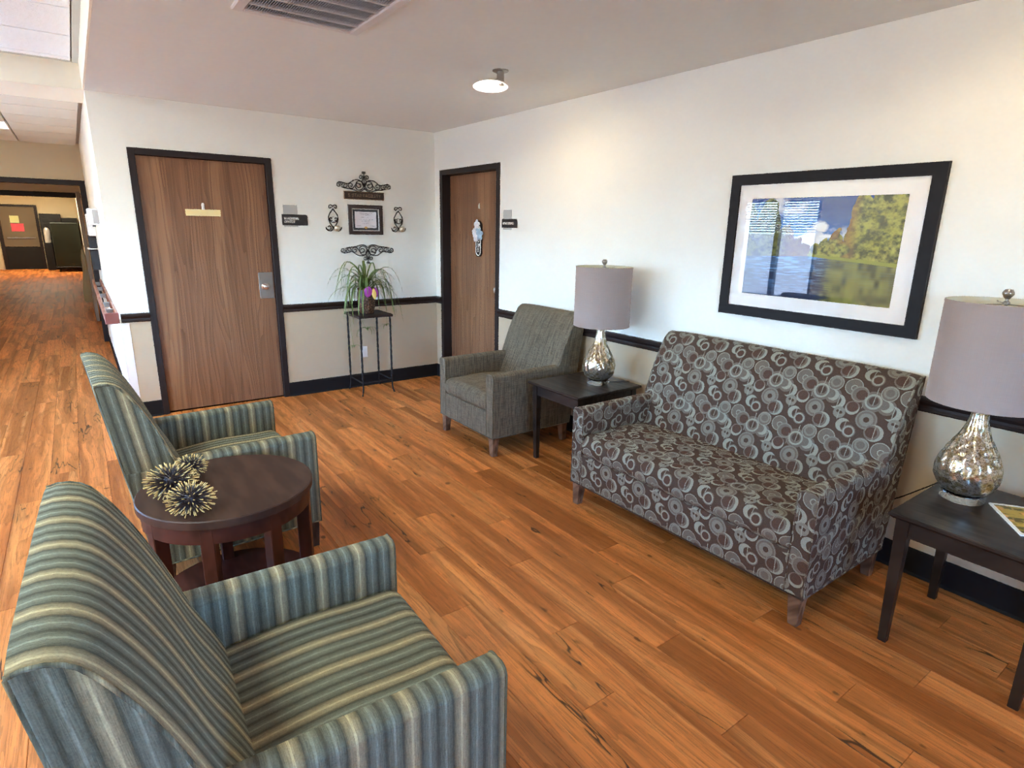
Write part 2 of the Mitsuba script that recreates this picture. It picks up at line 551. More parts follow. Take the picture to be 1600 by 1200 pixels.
def landscape(p, n, uv):
    u, v = uv.x, uv.y   # 0..1, v up
    a = 1.54
    x, y = u * a, v
    # sky, deeper to the top right, with cumulus low down
    sky = mix(L(74, 146, 212), L(10, 62, 142), smoothstep(0.45, 1.0, v + 0.12 * u))
    cl = fbm(x * 5.5, y * 9, 3.0, 4)
    low = smoothstep(0.40, 0.50, v) * (1 - smoothstep(0.60, 0.78, v))
    puff = 1 - smoothstep(0.05, 0.085, dr.sqrt(dr.square((x - 0.78) * 0.9) + dr.square((y - 0.70) * 1.5)) + (cl - 0.5) * 0.09)
    puff2 = 1 - smoothstep(0.03, 0.06, dr.sqrt(dr.square((x - 0.80) * 0.45) + dr.square((y - 0.62) * 1.9)) + (cl - 0.5) * 0.09)
    wisp = smoothstep(0.52, 0.66, fbm(x * 4, y * 5, 8.0, 4)) * (1 - smoothstep(0.10, 0.22, dr.abs(x - 0.42))) * smoothstep(0.78, 0.9, v)
    cloud = dr.maximum(dr.maximum(puff, puff2), dr.maximum(wisp * 0.8, smoothstep(0.50, 0.62, cl) * low * 0.9))
    c = mix(sky, L(240, 244, 248), dr.clip(cloud, 0, 1))
    # trees
    lf = fbm(x * 30, y * 38, 1.0, 5)
    lump = fbm(x * 13, y * 13, 5.0, 4) - 0.5

    def crown(c0, w0, h0):
        q = dr.square((u - c0 + lump * 0.05) / w0)
        return dr.select(q < 1, 0.40 + (h0 - 0.40) * dr.sqrt(dr.maximum(1 - q, 0)), 0.0)

    left_top, right_top = mi.Float(0.46), mi.Float(0.0)
    for c0, w0, h0 in ((0.15, 0.105, 0.99), (0.02, 0.06, 0.93), (0.29, 0.085, 0.73), (0.37, 0.07, 0.61), (0.43, 0.05, 0.53)):
        left_top = dr.maximum(left_top, crown(c0, w0, h0))
    for c0, w0, h0 in ((0.49, 0.05, 0.54), (0.55, 0.06, 0.59), (0.62, 0.065, 0.68), (0.75, 0.085, 1.04), (0.92, 0.17, 1.2)):
        right_top = dr.maximum(right_top, crown(c0, w0, h0))
    vv = v + lump * 0.09
    horizon = 0.44
    tr = dr.select((vv < right_top) & (v > horizon - 0.06 * smoothstep(0.5, 1.0, u)) & (u > 0.44), 1.0, 0.0)
    tl = dr.select((vv < left_top) & (v > 0.30) & (u < 0.46), 1.0, 0.0)
    aut = smoothstep(0.48, 0.64, fbm(x * 7, y * 7, 12.0, 2)) * (1 - smoothstep(0.06, 0.14, dr.abs(u - 0.62)))
    lfs = fbm(x * 9, y * 10, 6.0, 3)
    rt = mix(L(52, 62, 26), L(168, 168, 76), smoothstep(0.30, 0.72, lf * 0.65 + lfs * 0.35))
    rt = mix(rt, L(150, 92, 46), aut * 0.6)
    lt = mix(L(30, 40, 22), L(112, 116, 58), smoothstep(0.32, 0.74, lf * 0.65 + lfs * 0.35))
    lt = mix(lt, L(140, 86, 58), smoothstep(0.22, 0.34, u) * 0.55)
    c = mix(c, rt, tr)
    c = mix(c, lt, tl)
    # grass bank and water
    bank = dr.select((v < 0.455 - 0.10 * (u - 0.45)) & (v > 0.43 - 0.12 * (u - 0.45)) & (u > 0.45), 1.0, 0.0)
    c = mix(c, L(146, 152, 62), bank)
    shore = 0.432 - 0.12 * dr.maximum(u - 0.45, 0) - 0.06 * dr.maximum(0.45 - u, 0)
    rip = noise(x * 12, y * 120, 2.0)
    wat = mix(L(16, 34, 70), L(96, 146, 196), smoothstep(0.45, 0.8, rip) * smoothstep(0.0, 0.45, v) + 0.25 * smoothstep(0.2, 0.42, v))
    refl = mix(L(52, 58, 20), L(140, 140, 60), noise(x * 24, y * 14, 6.0))
    wat = mix(wat, refl, smoothstep(0.52, 0.64, u + (rip - 0.5) * 0.08) * 0.9)
    wat = mix(wat, L(40, 62, 50), (1 - smoothstep(0.0, 0.2, u)) * 0.5)
    c = mix(c, wat, dr.select(v < shore, 1.0, 0.0))
    return c


principled("landscape_print", proc(landscape), 0.6, 0.3)


def magazine(p, n, uv):
    u, v = uv.x, uv.y
    g = fbm(u * 14, v * 5, 2.0, 3)
    c = mix(L(92, 82, 34), L(176, 150, 66), smoothstep(0.35, 0.65, g))
    c = mix(c, L(214, 160, 92), smoothstep(0.60, 0.75, fbm(u * 7, v * 9, 5.0, 2)) * 0.8)
    brd = dr.minimum(dr.minimum(u, 1 - u), dr.minimum(v, 1 - v))
    c = mix(c, L(240, 238, 228), dr.select(brd < 0.055, 1.0, 0.0))
    return c


principled("magazine_print", proc(magazine), 0.35, 0.5)


def cert_print(p, n, uv):
    u, v = uv.x, uv.y
    rows = dr.floor(v * 22)
    f = v * 22 - rows
    edge = 0.5 - dr.abs(u - 0.5)
    ragged = 0.10 + 0.25 * cell_rand(rows, 5)
    has = dr.select(((rows == 19) | (rows == 17) | (rows == 14) | (rows == 11) | (rows == 9) | (rows == 6)), 1.0, 0.0)
    ink = has * smoothstep(ragged, ragged + 0.01, edge) * dr.select((f > 0.2) & (f < 0.75), 1.0, 0.0) * smoothstep(0.35, 0.5, noise(u * 46, rows * 3.0, 2.0))
    sig = dr.select((rows == 3) & (dr.abs(dr.abs(u - 0.5) - 0.3) < 0.10) & (f < 0.5), 1.0, 0.0)
    return mix(L(224, 222, 230), L(96, 98, 112), dr.maximum(ink * 0.75, sig * 0.6))


principled("certificate_print", proc(cert_print), 0.6, 0.3)

# ------------------------------------------------------------------ setting: shell
CEIL, COF = 2.557, 2.735
BX0, BX1 = -2.713, -1.637            # office door opening (outer frame)
RY0, RY1 = -1.201, -0.121            # admissions door opening on the right wall
DH = 2.184
WX = -2.927                          # end of the back wall, hall wall plane
LX = -5.35                           # far side wall of lobby and hall
SY = -8.0
END = 20.6
HEAD = 4.13

# floor: slab, planks in view one by one, the rest joined
mesh("floor", box(LX, 0.15, SY, END, -0.12, -0.005), "floor_under", label="wood plank floor of the lounge and hall", kind="structure")
PW, PL = 0.155, 1.22
known = {}
cols = {}
X_EDGE = -2.08


def plank_mesh(xa, xb, ya, yb, ident):
    g = 0.0006
    b = 0.0012
    m = []
    x0, x1, y0, y1 = xa + g, xb - g, ya + g, yb - g
    top = [(x0 + b, y0 + b, 0), (x1 - b, y0 + b, 0), (x1 - b, y1 - b, 0), (x0 + b, y1 - b, 0)]
    mid_ = [(x0, y0, -b), (x1, y0, -b), (x1, y1, -b), (x0, y1, -b)]
    bot = [(x0, y0, -0.005), (x1, y0, -0.005), (x1, y1, -0.005), (x0, y1, -0.005)]
    v = np.array(top + mid_ + bot)
    f = [(0, 1, 2), (0, 2, 3)]
    for s in (0, 4):
        for i in range(4):
            j = (i + 1) % 4
            f += [(s + i, s + 4 + i, s + 4 + j), (s + i, s + 4 + j, s + j)]
    uv = np.c_[v[:, 1] - (ya + yb) / 2 + 40.0 * ident, v[:, 0] - xa + 3.0 * (ident % 17)]
    return v, np.array(f), uv


def split(v, f, uv):
    idx = np.asarray(f).ravel()
    return v[idx], np.arange(len(idx)).reshape(-1, 3), uv[idx]


ident = 1
rest_v, rest_f, rest_uv, rest_n = [], [], [], 0
kmin = math.floor((LX - X_EDGE) / PW)
kmax = math.ceil((0.0 - X_EDGE) / PW)
for k in range(kmin, kmax):
    xa, xb = max(LX, X_EDGE + k * PW), min(0.0, X_EDGE + (k + 1) * PW)
    if xb - xa < 0.01:
        continue
    fixed = {0: -3.79, 2: -4.15, 3: -4.86, 1: -3.30, 4: -4.45}.get(k)
    off = fixed if fixed is not None else -4.0 + PL * ((k * 0.381966) % 1.0) + 0.2 * math.sin(k * 5.1)
    yend = 0.03 if (xa + xb) / 2 > WX else END
    y = off - PL * math.ceil((off - SY) / PL)
    while y < yend:
        ya, yb = max(SY, y), min(yend, y + PL)
        if yb - ya > 0.02:
            mx, my = (xa + xb) / 2, (ya + yb) / 2
            if mx > WX:
                seen = my > -5.9 and (mx > -2.6 + (-4.4 - my) * 0.9 if my < -4.4 else True)
            else:
                seen = -4.4 < my < 4.4 and mx > -3.9 - 0.12 * max(0, my + 4)
            v, f, uv = split(*plank_mesh(xa, xb, ya, yb, ident))
            ident += 1
            if seen:
                mesh("floor__plank", (v, f), "floor_wood", uv=uv)
            else:
                rest_v.append(v); rest_f.append(f + rest_n); rest_uv.append(uv); rest_n += len(v)
        y += PL
mesh("floor__plank_field", (np.vstack(rest_v), np.vstack(rest_f)), "floor_wood", uv=np.vstack(rest_uv), kind="stuff")

# walls
bw = cat(box(WX, BX0 + 0.02, 0, 0.13, 0, COF + 0.2), box(BX1 - 0.02, 0.15, 0, 0.13, 0, COF + 0.2), box(BX0 + 0.02, BX1 - 0.02, 0, 0.13, DH - 0.02, COF + 0.2))
mesh("wall_back", bw, "wall_paint", label="off-white back wall with tan paint below the chair rail", kind="structure")
rw = cat(box(0, 0.15, SY, RY0 + 0.02, 0, COF + 0.2), box(0, 0.15, RY1 - 0.02, 0.0, 0, COF + 0.2), box(0, 0.15, RY0 + 0.02, RY1 - 0.02, DH - 0.02, COF + 0.2))
mesh("wall_back_001", cat(box(BX0 - 0.05, BX1 + 0.05, 0.13, 0.18, -0.1, DH + 0.1)), "hall_paint", label="closed dark room behind the office door", kind="structure")
mesh("wall_right_001", box(0.15, 0.20, RY0 - 0.05, RY1 + 0.05, -0.1, DH + 0.1), "hall_paint", label="closed dark room behind the admissions door", kind="structure")
mesh("wall_right", rw, "wall_paint", label="off-white wall behind the sofa with tan paint below the chair rail", kind="structure")
mesh("wall_hall", box(WX, WX + 0.13, 0.13, END, 0, COF + 0.2), "cream_paint", label="cream wall on the right side of the hall", kind="structure")
WIN = [(-1.36, -0.08, 0.66, 2.12), (-3.75, -2.55, 0.66, 2.12), (0.02, 1.30, 0.66, 2.12)]


def wall_with_holes(axis_at, lo, hi, holes, thick, along):
    ms, prev = [], lo
    mk = (lambda a, b, z0, z1: box(axis_at - thick, axis_at, a, b, z0, z1)) if along == "y" else (lambda a, b, z0, z1: box(a, b, axis_at - thick, axis_at, z0, z1))
    for a, b, z0, z1 in sorted(holes):
        ms += [mk(prev, a, 0, 2.95), mk(a, b, 0, z0), mk(a, b, z1, 2.95)]
        prev = b
    ms.append(mk(prev, hi, 0, 2.95))
    return cat(ms)


mesh("wall_left", wall_with_holes(LX, SY, END, WIN, 0.15, "y"), "cream_paint", label="window wall across the lobby, outside the picture", kind="structure")
SWIN = [(-3.6, -2.1, 0.9, 2.1)]
mesh("wall_front", wall_with_holes(SY, LX - 0.15, 0.15, SWIN, 0.15, "x"), "cream_paint", label="window wall behind the camera", kind="structure")
mesh("wall_end", box(LX, WX + 0.13, END, END + 0.15, 0, 2.95), "hall_paint", label="cream wall at the far end of the hall", kind="structure")

# ceilings
VX0, VX1, VY0, VY1 = -2.435, -1.845, -3.195, -2.590     # return-air grille and its duct opening
DX0, DX1, DY0, DY1 = VX0 + 0.045, VX1 - 0.045, VY0 + 0.035, VY1 - 0.035
mesh("ceiling", cat(box(WX, DX0, SY, 0.0, CEIL, COF + 0.19), box(DX1, 0.0, SY, 0.0, CEIL, COF + 0.19), box(DX0, DX1, SY, DY0, CEIL, COF + 0.19), box(DX0, DX1, DY1, 0.0, CEIL, COF + 0.19)), "ceiling_paint", label="taupe ceiling of the lounge", kind="structure")
mesh("trim_1", box(WX - 0.012, WX - 0.0005, SY, 0.0, CEIL, COF), "cream_paint", label="cream edge board of the lowered lounge ceiling", kind="structure")
mesh("ceiling_001", box(LX, WX, SY, 0.0, COF + 0.026, COF + 0.19), "grid_metal", label="raised tile ceiling over the lobby walkway", kind="structure")


def tiles(holder, x_lo, x_hi, y_lo, y_hi, z, first_y, skip=(), mat="acoustic_tile"):
    xs = [x_hi]
    while xs[-1] > x_lo + 0.02:
        xs.append(max(x_lo, xs[-1] - (0.575 if len(xs) == 1 else 0.61)))
    ys = [y_lo]
    y = first_y
    while y < y_hi - 0.03:
        if y > y_lo + 0.03:
            ys.append(y)
        y += 0.61
    ys.append(y_hi)
    for i in range(len(xs) - 1):
        for j in range(len(ys) - 1):
            if (i, j) in skip:
                continue
            mesh(holder + "__tile", bbox(xs[i + 1] + 0.008, xs[i] - 0.008, ys[j] + 0.008, ys[j + 1] - 0.008, z, z + 0.026, 0.003), mat)
    return xs, ys


CS = {(2, 10), (2, 11), (2, 5), (2, 6)}
cxs, cys = tiles("ceiling_001", LX, WX - 0.05, SY, -0.05, COF, -7.48 - 0.0, skip=CS)
mesh("ceiling_001__edge_strip", cat(box(WX - 0.050, WX - 0.012, SY, -0.0, COF, COF + 0.012), box(LX, WX - 0.05, -0.048, 0.0, COF, COF + 0.012)), "edge_metal")
mesh("header_beam", box(LX, WX, 0.0, 0.62, CEIL, COF + 0.19), "cream_paint", label="cream header beam where the hall begins", kind="structure")
mesh("ceiling_002", box(LX, WX, 0.62, HEAD, CEIL + 0.026, COF + 0.19), "grid_metal", label="tile ceiling of the hall", kind="structure")
HS = {(1, 3)}
hxs, hys = tiles("ceiling_002", LX, WX - 0.025, 0.62, HEAD, CEIL, 1.08, skip=HS, mat="hall_tile")
mesh("ceiling_003", box(LX, WX, HEAD, END, 2.56, 2.9), "hall_paint", label="ceiling of the far hall", kind="structure")


def troffer(x0, x1, y0, y1, z, light, label, group=None):
    t = thing("ceiling_light", label, "ceiling light", "lit troffers")
    fr = cat(box(x0, x0 + 0.015, y0, y1, z - 0.004, z + 0.026), box(x1 - 0.015, x1, y0, y1, z - 0.004, z + 0.012),
             box(x0, x1, y0, y0 + 0.015, z - 0.004, z + 0.012), box(x0, x1, y1 - 0.015, y1, z - 0.004, z + 0.012))
    mesh(t + "__frame", fr, "white_plastic")
    v = np.array([(x0 + 0.015, y0 + 0.015, z + 0.004), (x1 - 0.015, y0 + 0.015, z + 0.004), (x1 - 0.015, y1 - 0.015, z + 0.004), (x0 + 0.015, y1 - 0.015, z + 0.004)])
    mesh(t + "__diffuser", (v, np.array([(0, 2, 1), (0, 3, 2)])), "white_plastic", emitter={"type": "area", "radiance": rgb(light)})


for j0, lab in ((10, "lit troffer in the raised ceiling over the walkway, nearer the hall"), (5, "lit troffer in the raised ceiling over the walkway, nearer the entrance")):
    troffer(cxs[3], cxs[2], cys[j0], cys[j0 + 2], COF, COFFER_LIGHT, lab)
troffer(hxs[2], hxs[1], hys[3], hys[4], CEIL, HALL_LIGHT, "bright square troffer in the hall ceiling at the left edge")
troffer(-4.7, -4.1, 6.5, 7.1, 2.55, HALL_LIGHT, "lit troffer between the two hall headers")
troffer(-4.8, -3.3, 18.2, 18.8, 2.55, FAR_LIGHT, "lit troffer in the far hall ceiling beyond the headers")

# hall header with dark frame, second header further on
mesh("wall_header", cat(box(LX, WX, HEAD, HEAD + 0.14, 2.13, 2.56), box(LX, LX + 0.25, HEAD, HEAD + 0.14, 0, 2.13)), "hall_paint", label="tan wall over the first hall doorway", kind="structure")
mesh("trim_2", cat(box(LX + 0.25, WX, HEAD - 0.012, HEAD + 0.15, 2.07, 2.13), box(WX - 0.06, WX, HEAD - 0.012, HEAD + 0.15, 0, 2.07)), "metal_frame", label="dark metal frame of the first hall doorway", kind="structure")
mesh("wall_header_001", cat(box(LX, WX, 9.0, 9.14, 2.15, 2.56)), "hall_paint", label="tan wall over the second hall doorway", kind="structure")
mesh("trim_3", cat(box(LX, WX, 8.99, 9.15, 2.06, 2.15)), "metal_frame", label="dark head of the second hall doorway", kind="structure")

# baseboards, chair rail, corner guard
def base(key, m, lab):
    mesh(key, m, "vinyl_base", label=lab, kind="structure")


BT, BH = 0.012, 0.134
prof = [(0, 0), (-0.020, 0), (-0.016, 0.006), (-BT, 0.014), (-BT, BH - 0.004), (-BT + 0.004, BH), (0, BH)]
base("baseboard_back", cat(extrude([(y, z) for y, z in prof], "x", WX + 0.0, BX0), extrude([(y, z) for y, z in prof], "x", BX1, -0.0)), "dark vinyl base along the back wall")
base("baseboard_right", cat(extrude([(x, z) for x, z in prof], "y", SY, RY0), extrude([(x, z) for x, z in prof], "y", RY1, -0.012)), "dark vinyl base along the sofa wall")
base("baseboard_hall", box(WX - 0.010, WX, 0.07, HEAD - 0.02, 0.0, 0.10), "dark vinyl base along the hall wall")
rail = [(0, 0.822), (-0.016, 0.822), (-0.020, 0.828), (-0.013, 0.840), (-0.013, 0.852), (-0.025, 0.868), (-0.027, 0.880), (-0.022, 0.890), (-0.012, 0.893), (0, 0.893)]
mesh("trim_4", extrude(rail, "x", WX + 0.01, BX0), "trim_dark", label="short dark chair rail left of the office door", kind="structure")
mesh("trim_5", extrude(rail, "x", BX1, 0.0), "trim_dark", label="dark chair rail on the back wall behind the plant", kind="structure")
mesh("trim_6", extrude(rail, "y", SY, RY0), "trim_dark", label="dark chair rail running behind the sofa", kind="structure")
mesh("trim_7", extrude(rail, "y", RY1, -0.027), "trim_dark", label="stub of chair rail in the corner", kind="structure")
cg = cat(box(WX - 0.004, WX + 0.062, -0.004, 0.0, 0.0, 0.815), box(WX - 0.004, WX, 0.0, 0.066, 0.0, 0.815))
mesh("corner_guard", cg, "guard_white", label="white corner guard below the rail at the hall corner", cat="corner guard")


# ------------------------------------------------------------------ doors
def door_frame(face, horizontal):
    """outer face boxes; horizontal=True: door on the back wall (x along), else on the right wall"""
    F = 0.05
    def b(a0, a1, d0, d1, z0, z1):
        return bbox(a0, a1, -d1, -d0, z0, z1, 0.002) if horizontal else bbox(-d1, -d0, a0, a1, z0, z1, 0.002)
    a0, a1, depth = face
    ms = [b(a0, a0 + F, -0.13, 0.012, 0, DH), b(a1 - F, a1, -0.13, 0.012, 0, DH), b(a0 + F, a1 - F, -0.13, 0.012, DH - F, DH)]
    # stops
    ms += [b(a0 + F, a0 + F + 0.016, -0.125, -depth + 0.045 - 0.05, 0, DH - F), b(a1 - F - 0.016, a1 - F, -0.125, -depth - 0.005, 0, DH - F)]
    return cat(ms)


def leaf_uv(v, along):
    return np.c_[v[:, along], v[:, 2]]


d1 = put("door_1", mikit.ply(box(BX0 + 0.053, BX1 - 0.053, 0.030, 0.074, 0.012, DH - 0.053), "door_wood", smooth=False,
         uv=leaf_uv(np.asarray(box(BX0 + 0.053, BX1 - 0.053, 0.030, 0.074, 0.012, DH - 0.053).vertices), 0)), "walnut veneer office door with steel knob plate", None, None, "structure")
mesh("door_1__frame", door_frame((BX0, BX1, 0.08), True), "metal_frame")
pl = bbox(-1.822, -1.698, 0.024, 0.030, 0.957, 1.195, 0.002)
mesh("door_1__lock_plate", pl, "steel_plate", label="steel lock plate")
kn = lathe([(0, 0), (0.030, 0.0), (0.032, 0.004), (0.016, 0.012), (0.012, 0.026), (0.018, 0.032), (0.026, 0.042), (0.026, 0.054), (0.018, 0.062), (0, 0.064)], 24)
kn.apply_transform(trimesh.transformations.rotation_matrix(math.pi / 2, (1, 0, 0)))
kn.apply_translation((-1.772, 0.024, 1.068))
mesh("door_1__knob", kn, "chrome", smooth=40, label="chrome knob")
d2m = box(0.085, 0.129, RY0 + 0.053, RY1 - 0.053, 0.012, DH - 0.053)
put("door_2", mikit.ply(d2m, "door_wood", uv=np.c_[np.asarray(d2m.vertices)[:, 1] + 3.7, np.asarray(d2m.vertices)[:, 2]]), "walnut veneer admissions door in the right wall", None, None, "structure")
mesh("door_2__frame", door_frame((RY0, RY1, 0.13), False), "metal_frame")
kn2 = lathe([(0, 0), (0.028, 0.0), (0.028, 0.004), (0.012, 0.012), (0.012, 0.026), (0.024, 0.038), (0.024, 0.050), (0, 0.058)], 20)
kn2.apply_transform(trimesh.transformations.rotation_matrix(-math.pi / 2, (0, 1, 0)))
kn2.apply_translation((0.085, -1.075, 1.05))
mesh("door_2__knob", kn2, "chrome", smooth=40, label="small chrome knob")


# ------------------------------------------------------------------ windows (outside the picture; they light it and show in the picture glass)
def window(key, axis, at, a, b, z0, z1, lab, blinds=True):
    def bx(p0, p1, q0, q1, s0, s1):
        return box(at + q0, at + q1, p0, p1, s0, s1) if axis == "y" else box(p0, p1, at + q0, at + q1, s0, s1)
    m = (a + b) / 2
    fr = cat(bx(a, a + 0.05, -0.13, -0.03, z0, z1), bx(b - 0.05, b, -0.13, -0.03, z0, z1), bx(a, b, -0.13, -0.03, z0, z0 + 0.05), bx(a, b, -0.13, -0.03, z1 - 0.05, z1),
             bx(m - 0.035, m + 0.035, -0.12, -0.04, z0, z1))
    key = mesh(key, fr, "window_frame_mat", label=lab, kind="structure")
    for p0, p1 in ((a + 0.05, m - 0.035), (m + 0.035, b - 0.05)):
        c = [(p0, z0 + 0.05), (p1, z0 + 0.05), (p1, z1 - 0.05), (p0, z1 - 0.05)]
        v = np.array([(at - 0.08, p, z) if axis == "y" else (p, at - 0.08, z) for p, z in c])
        mesh(key + "__pane", (v, np.array([(0, 1, 2), (0, 2, 3)])), "pane_glass")
    mesh(key + "__sill", bx(a - 0.03, b + 0.03, -0.03, 0.08, z0 - 0.03, z0), "white_plastic")
    if blinds:
        for i in range(12):
            z = z1 - 0.07 - i * 0.036
            P = [(-0.028, z), (-0.028, z + 0.003), (0.016, z - 0.022), (0.016, z - 0.019)]
            pp = [((at + q, p, zz) if axis == "y" else (p, at + q, zz)) for q, zz in P for p in (a + 0.01, b - 0.01)]
            mesh(key + "__slat", hull(pp), "blind_white")
        mesh(key + "__blind_rail", bx(a + 0.01, b - 0.01, -0.028, 0.020, z1 - 0.045, z1), "blind_white")


for i, w in enumerate(WIN):
    window(f"window_{i + 1}", "y", LX, *w, f"lobby window {['just before the header', 'in the middle of the wall', 'at the mouth of the hall'][i]}, seen in the picture glass")
for i, w in enumerate(SWIN):
    window(f"window_{i + 4}", "x", SY, *w, "front window behind the camera", blinds=False)

# ------------------------------------------------------------------ upholstered chairs and sofa
ARM, AH, BOT, SEAT = 0.082, 0.615, 0.14, 0.455
FRONT = [(0.500, 0.36), (0.535, 0.45), (0.575, 0.54), (0.612, 0.615), (0.640, 0.69), (0.668, 0.765), (0.700, 0.84), (0.733, 0.905), (0.762, 0.952), (0.785, 0.978), (0.810, 0.990), (0.835, 0.993), (0.858, 0.988)]


def spline(pts, n):
    from scipy.interpolate import CubicSpline
    p = np.asarray(pts, float)
    s = np.r_[0, np.cumsum(np.linalg.norm(np.diff(p, axis=0), axis=1))]
    c = CubicSpline(s, p)
    return c(np.linspace(0, s[-1], n))


def rear(z):
    """d of the rear face at height z"""
    return 0.735 + (0.858 - 0.735) * (np.asarray(z) - BOT) / (0.988 - BOT)


def arc(pts):
    return np.r_[0, np.cumsum(np.linalg.norm(np.diff(np.asarray(pts), axis=0), axis=1))]


def arm_mesh(u0, u1):
    """arm and side panel in one: rounded top, slanted rear; uv = (d, girth)"""
    P = Patches()
    r = 0.026
    a = np.linspace(0, math.pi / 2, 6)
    prof_ = [(u0, BOT), (u0, 0.35), (u0, AH - r)] + [(u0 + r - r * math.cos(t), AH - r + r * math.sin(t)) for t in a[1:]]
    prof_ += [((u0 + u1) / 2, AH + 0.003)] + [(u1 - r + r * math.sin(t), AH - r + r * math.cos(t)) for t in a] + [(u1, 0.35), (u1, BOT)]
    prof_ = np.array(prof_)
    g = arc(prof_)
    ss = np.r_[0.0, 0.008, np.linspace(0.05, 1, 10)]
    G = np.zeros((len(ss), len(prof_), 3)); U = np.zeros((len(ss), len(prof_), 2))
    for i, s in enumerate(ss):
        inset = 0.002 * (1 - min(1, s / 0.008)) if s < 0.008 else 0
        dd = s * rear(prof_[:, 1])
        cu, cz = (u0 + u1) / 2, 0.4
        G[i, :, 0] = prof_[:, 0] + np.sign(cu - prof_[:, 0]) * inset
        G[i, :, 1] = dd
        G[i, :, 2] = prof_[:, 1] - np.where(prof_[:, 1] > 0.5, inset, 0)
        U[i, :, 0] = dd + 0.0215
        U[i, :, 1] = g + u0
    P.grid(G, U, flip=True)
    # front face
    inn = G[0]
    c = np.stack([np.linspace(inn[0], inn[-1], 2)[0]] * 1)
    lo = np.stack([inn[:, 0], inn[:, 1], np.full(len(inn), BOT)], -1)
    F = np.stack([lo, inn], 0)
    P.grid(F, np.stack([np.c_[lo[:, 0] * 1.0 + 0.02, lo[:, 2]], np.c_[inn[:, 0] + 0.02, inn[:, 2]]], 0), flip=True)
    # rear face
    rr = G[-1]
    lo = np.stack([rr[:, 0], np.full(len(rr), float(rear(BOT))), np.full(len(rr), BOT)], -1)
    P.grid(np.stack([lo, rr], 0), np.stack([np.c_[lo[:, 0], lo[:, 2]], np.c_[rr[:, 0], rr[:, 2]]], 0))
    return P.done()


def back_mesh(W):
    """front sweep, flat side panels, rear; uv.x across the back"""
    P = Patches()
    ins = 0.003
    pr = spline(FRONT, 34)
    g = arc(pr)
    nu = 13 if W < 1 else 23
    us = np.linspace(ins, W - ins, nu)
    us = np.unique(np.r_[us, ins + 0.012, ins + 0.03, W - ins - 0.012, W - ins - 0.03])
    G = np.zeros((len(pr), len(us), 3)); U = np.zeros((len(pr), len(us), 2))
    nrm = np.gradient(pr, axis=0); nrm /= np.linalg.norm(nrm, axis=1, keepdims=True)
    nrm = np.c_[-nrm[:, 1], nrm[:, 0]]          # towards the front and up
    for j, u in enumerate(us):
        e = min(u - ins, W - ins - u)
        crown = 0.016 * (1 - math.exp(-e / 0.05))
        k = np.interp(pr[:, 1], [0.36, 0.62, 0.95, 1.0], [0.3, 1, 0.9, 0.5])
        q = pr + nrm * (crown * k)[:, None]
        G[:, j, 0] = u; G[:, j, 1] = q[:, 0]; G[:, j, 2] = q[:, 1]
        U[:, j, 0] = u - 0.003; U[:, j, 1] = g
    P.grid(G, U, flip=True)
    # rear face
    zs = np.linspace(BOT + 0.002, 0.988, 8)
    R_ = np.zeros((8, 2, 3)); UR = np.zeros((8, 2, 2))
    for i, z in enumerate(zs):
        for j, u in enumerate((ins, W - ins)):
            R_[i, j] = (u, rear(z), z); UR[i, j] = (u, z)
    P.grid(R_, UR, flip=False)
    # side panels
    for u, fl in ((ins, False), (W - ins, True)):
        S = np.zeros((len(pr), 5, 3)); US = np.zeros((len(pr), 5, 2))
        for i, (d, z) in enumerate(pr):
            rd = max(float(rear(z)), d + 0.0005)
            for j, t in enumerate(np.linspace(0, 1, 5)):
                dd = d + (rd - d) * t
                S[i, j] = (u, dd, z)
                US[i, j] = (dd - 0.14 * (z - 0.6) + 0.03, z)
        P.grid(S, US, flip=fl)
    return P.done()


def cushion_mesh(u0, u1, zb=0.335, zt=SEAT, d0=-0.014, d1=0.565):
    P = Patches()
    pr = spline([(0.03, zb), (0.004, zb + 0.004), (d0, zb + 0.045), (d0 + 0.004, zt - 0.035), (d0 + 0.026, zt - 0.006), (0.08, zt + 0.004), (0.30, zt + 0.010), (0.46, zt), (d1, zt - 0.012)], 30)
    g = arc(pr)
    r = 0.022
    us = np.unique(np.r_[u0 + r * (1 - np.cos(np.linspace(0, math.pi / 2, 6))), np.linspace(u0 + r, u1 - r, 9 if u1 - u0 < 1 else 17), u1 - r * (1 - np.cos(np.linspace(0, math.pi / 2, 6)))])
    c = np.array([0.28, (zb + zt) / 2])
    G = np.zeros((len(pr), len(us), 3)); U = np.zeros((len(pr), len(us), 2))
    for j, u in enumerate(us):
        e = min(u - u0, u1 - u)
        s = 0.0 if e >= r else r * (1 - math.sqrt(max(0, 1 - (1 - e / r) ** 2)))
        q = pr.copy()
        q[:, 0] += np.where(q[:, 0] < 0.02, s, 0)
        q[:, 1] -= np.where(q[:, 1] > zt - 0.03, s, 0)
        w = math.sin(math.pi * (u - u0) / (u1 - u0))
        q[:, 1] += np.where(q[:, 1] > zt - 0.03, 0.006 * w, 0)
        G[:, j, 0] = u; G[:, j, 1] = q[:, 0]; G[:, j, 2] = q[:, 1]
        U[:, j, 0] = u - 0.003; U[:, j, 1] = g
    P.grid(G, U, flip=True)
    for u, j, fl in ((u0, 0, True), (u1, -1, False)):
        A = G[:, j]
        B = A.copy(); B[:, 2] = zb
        P.grid(np.stack([B, A], 1), np.stack([np.c_[B[:, 1], B[:, 2]], np.c_[A[:, 1], A[:, 2]]], 1), flip=not fl)
    return P.done()


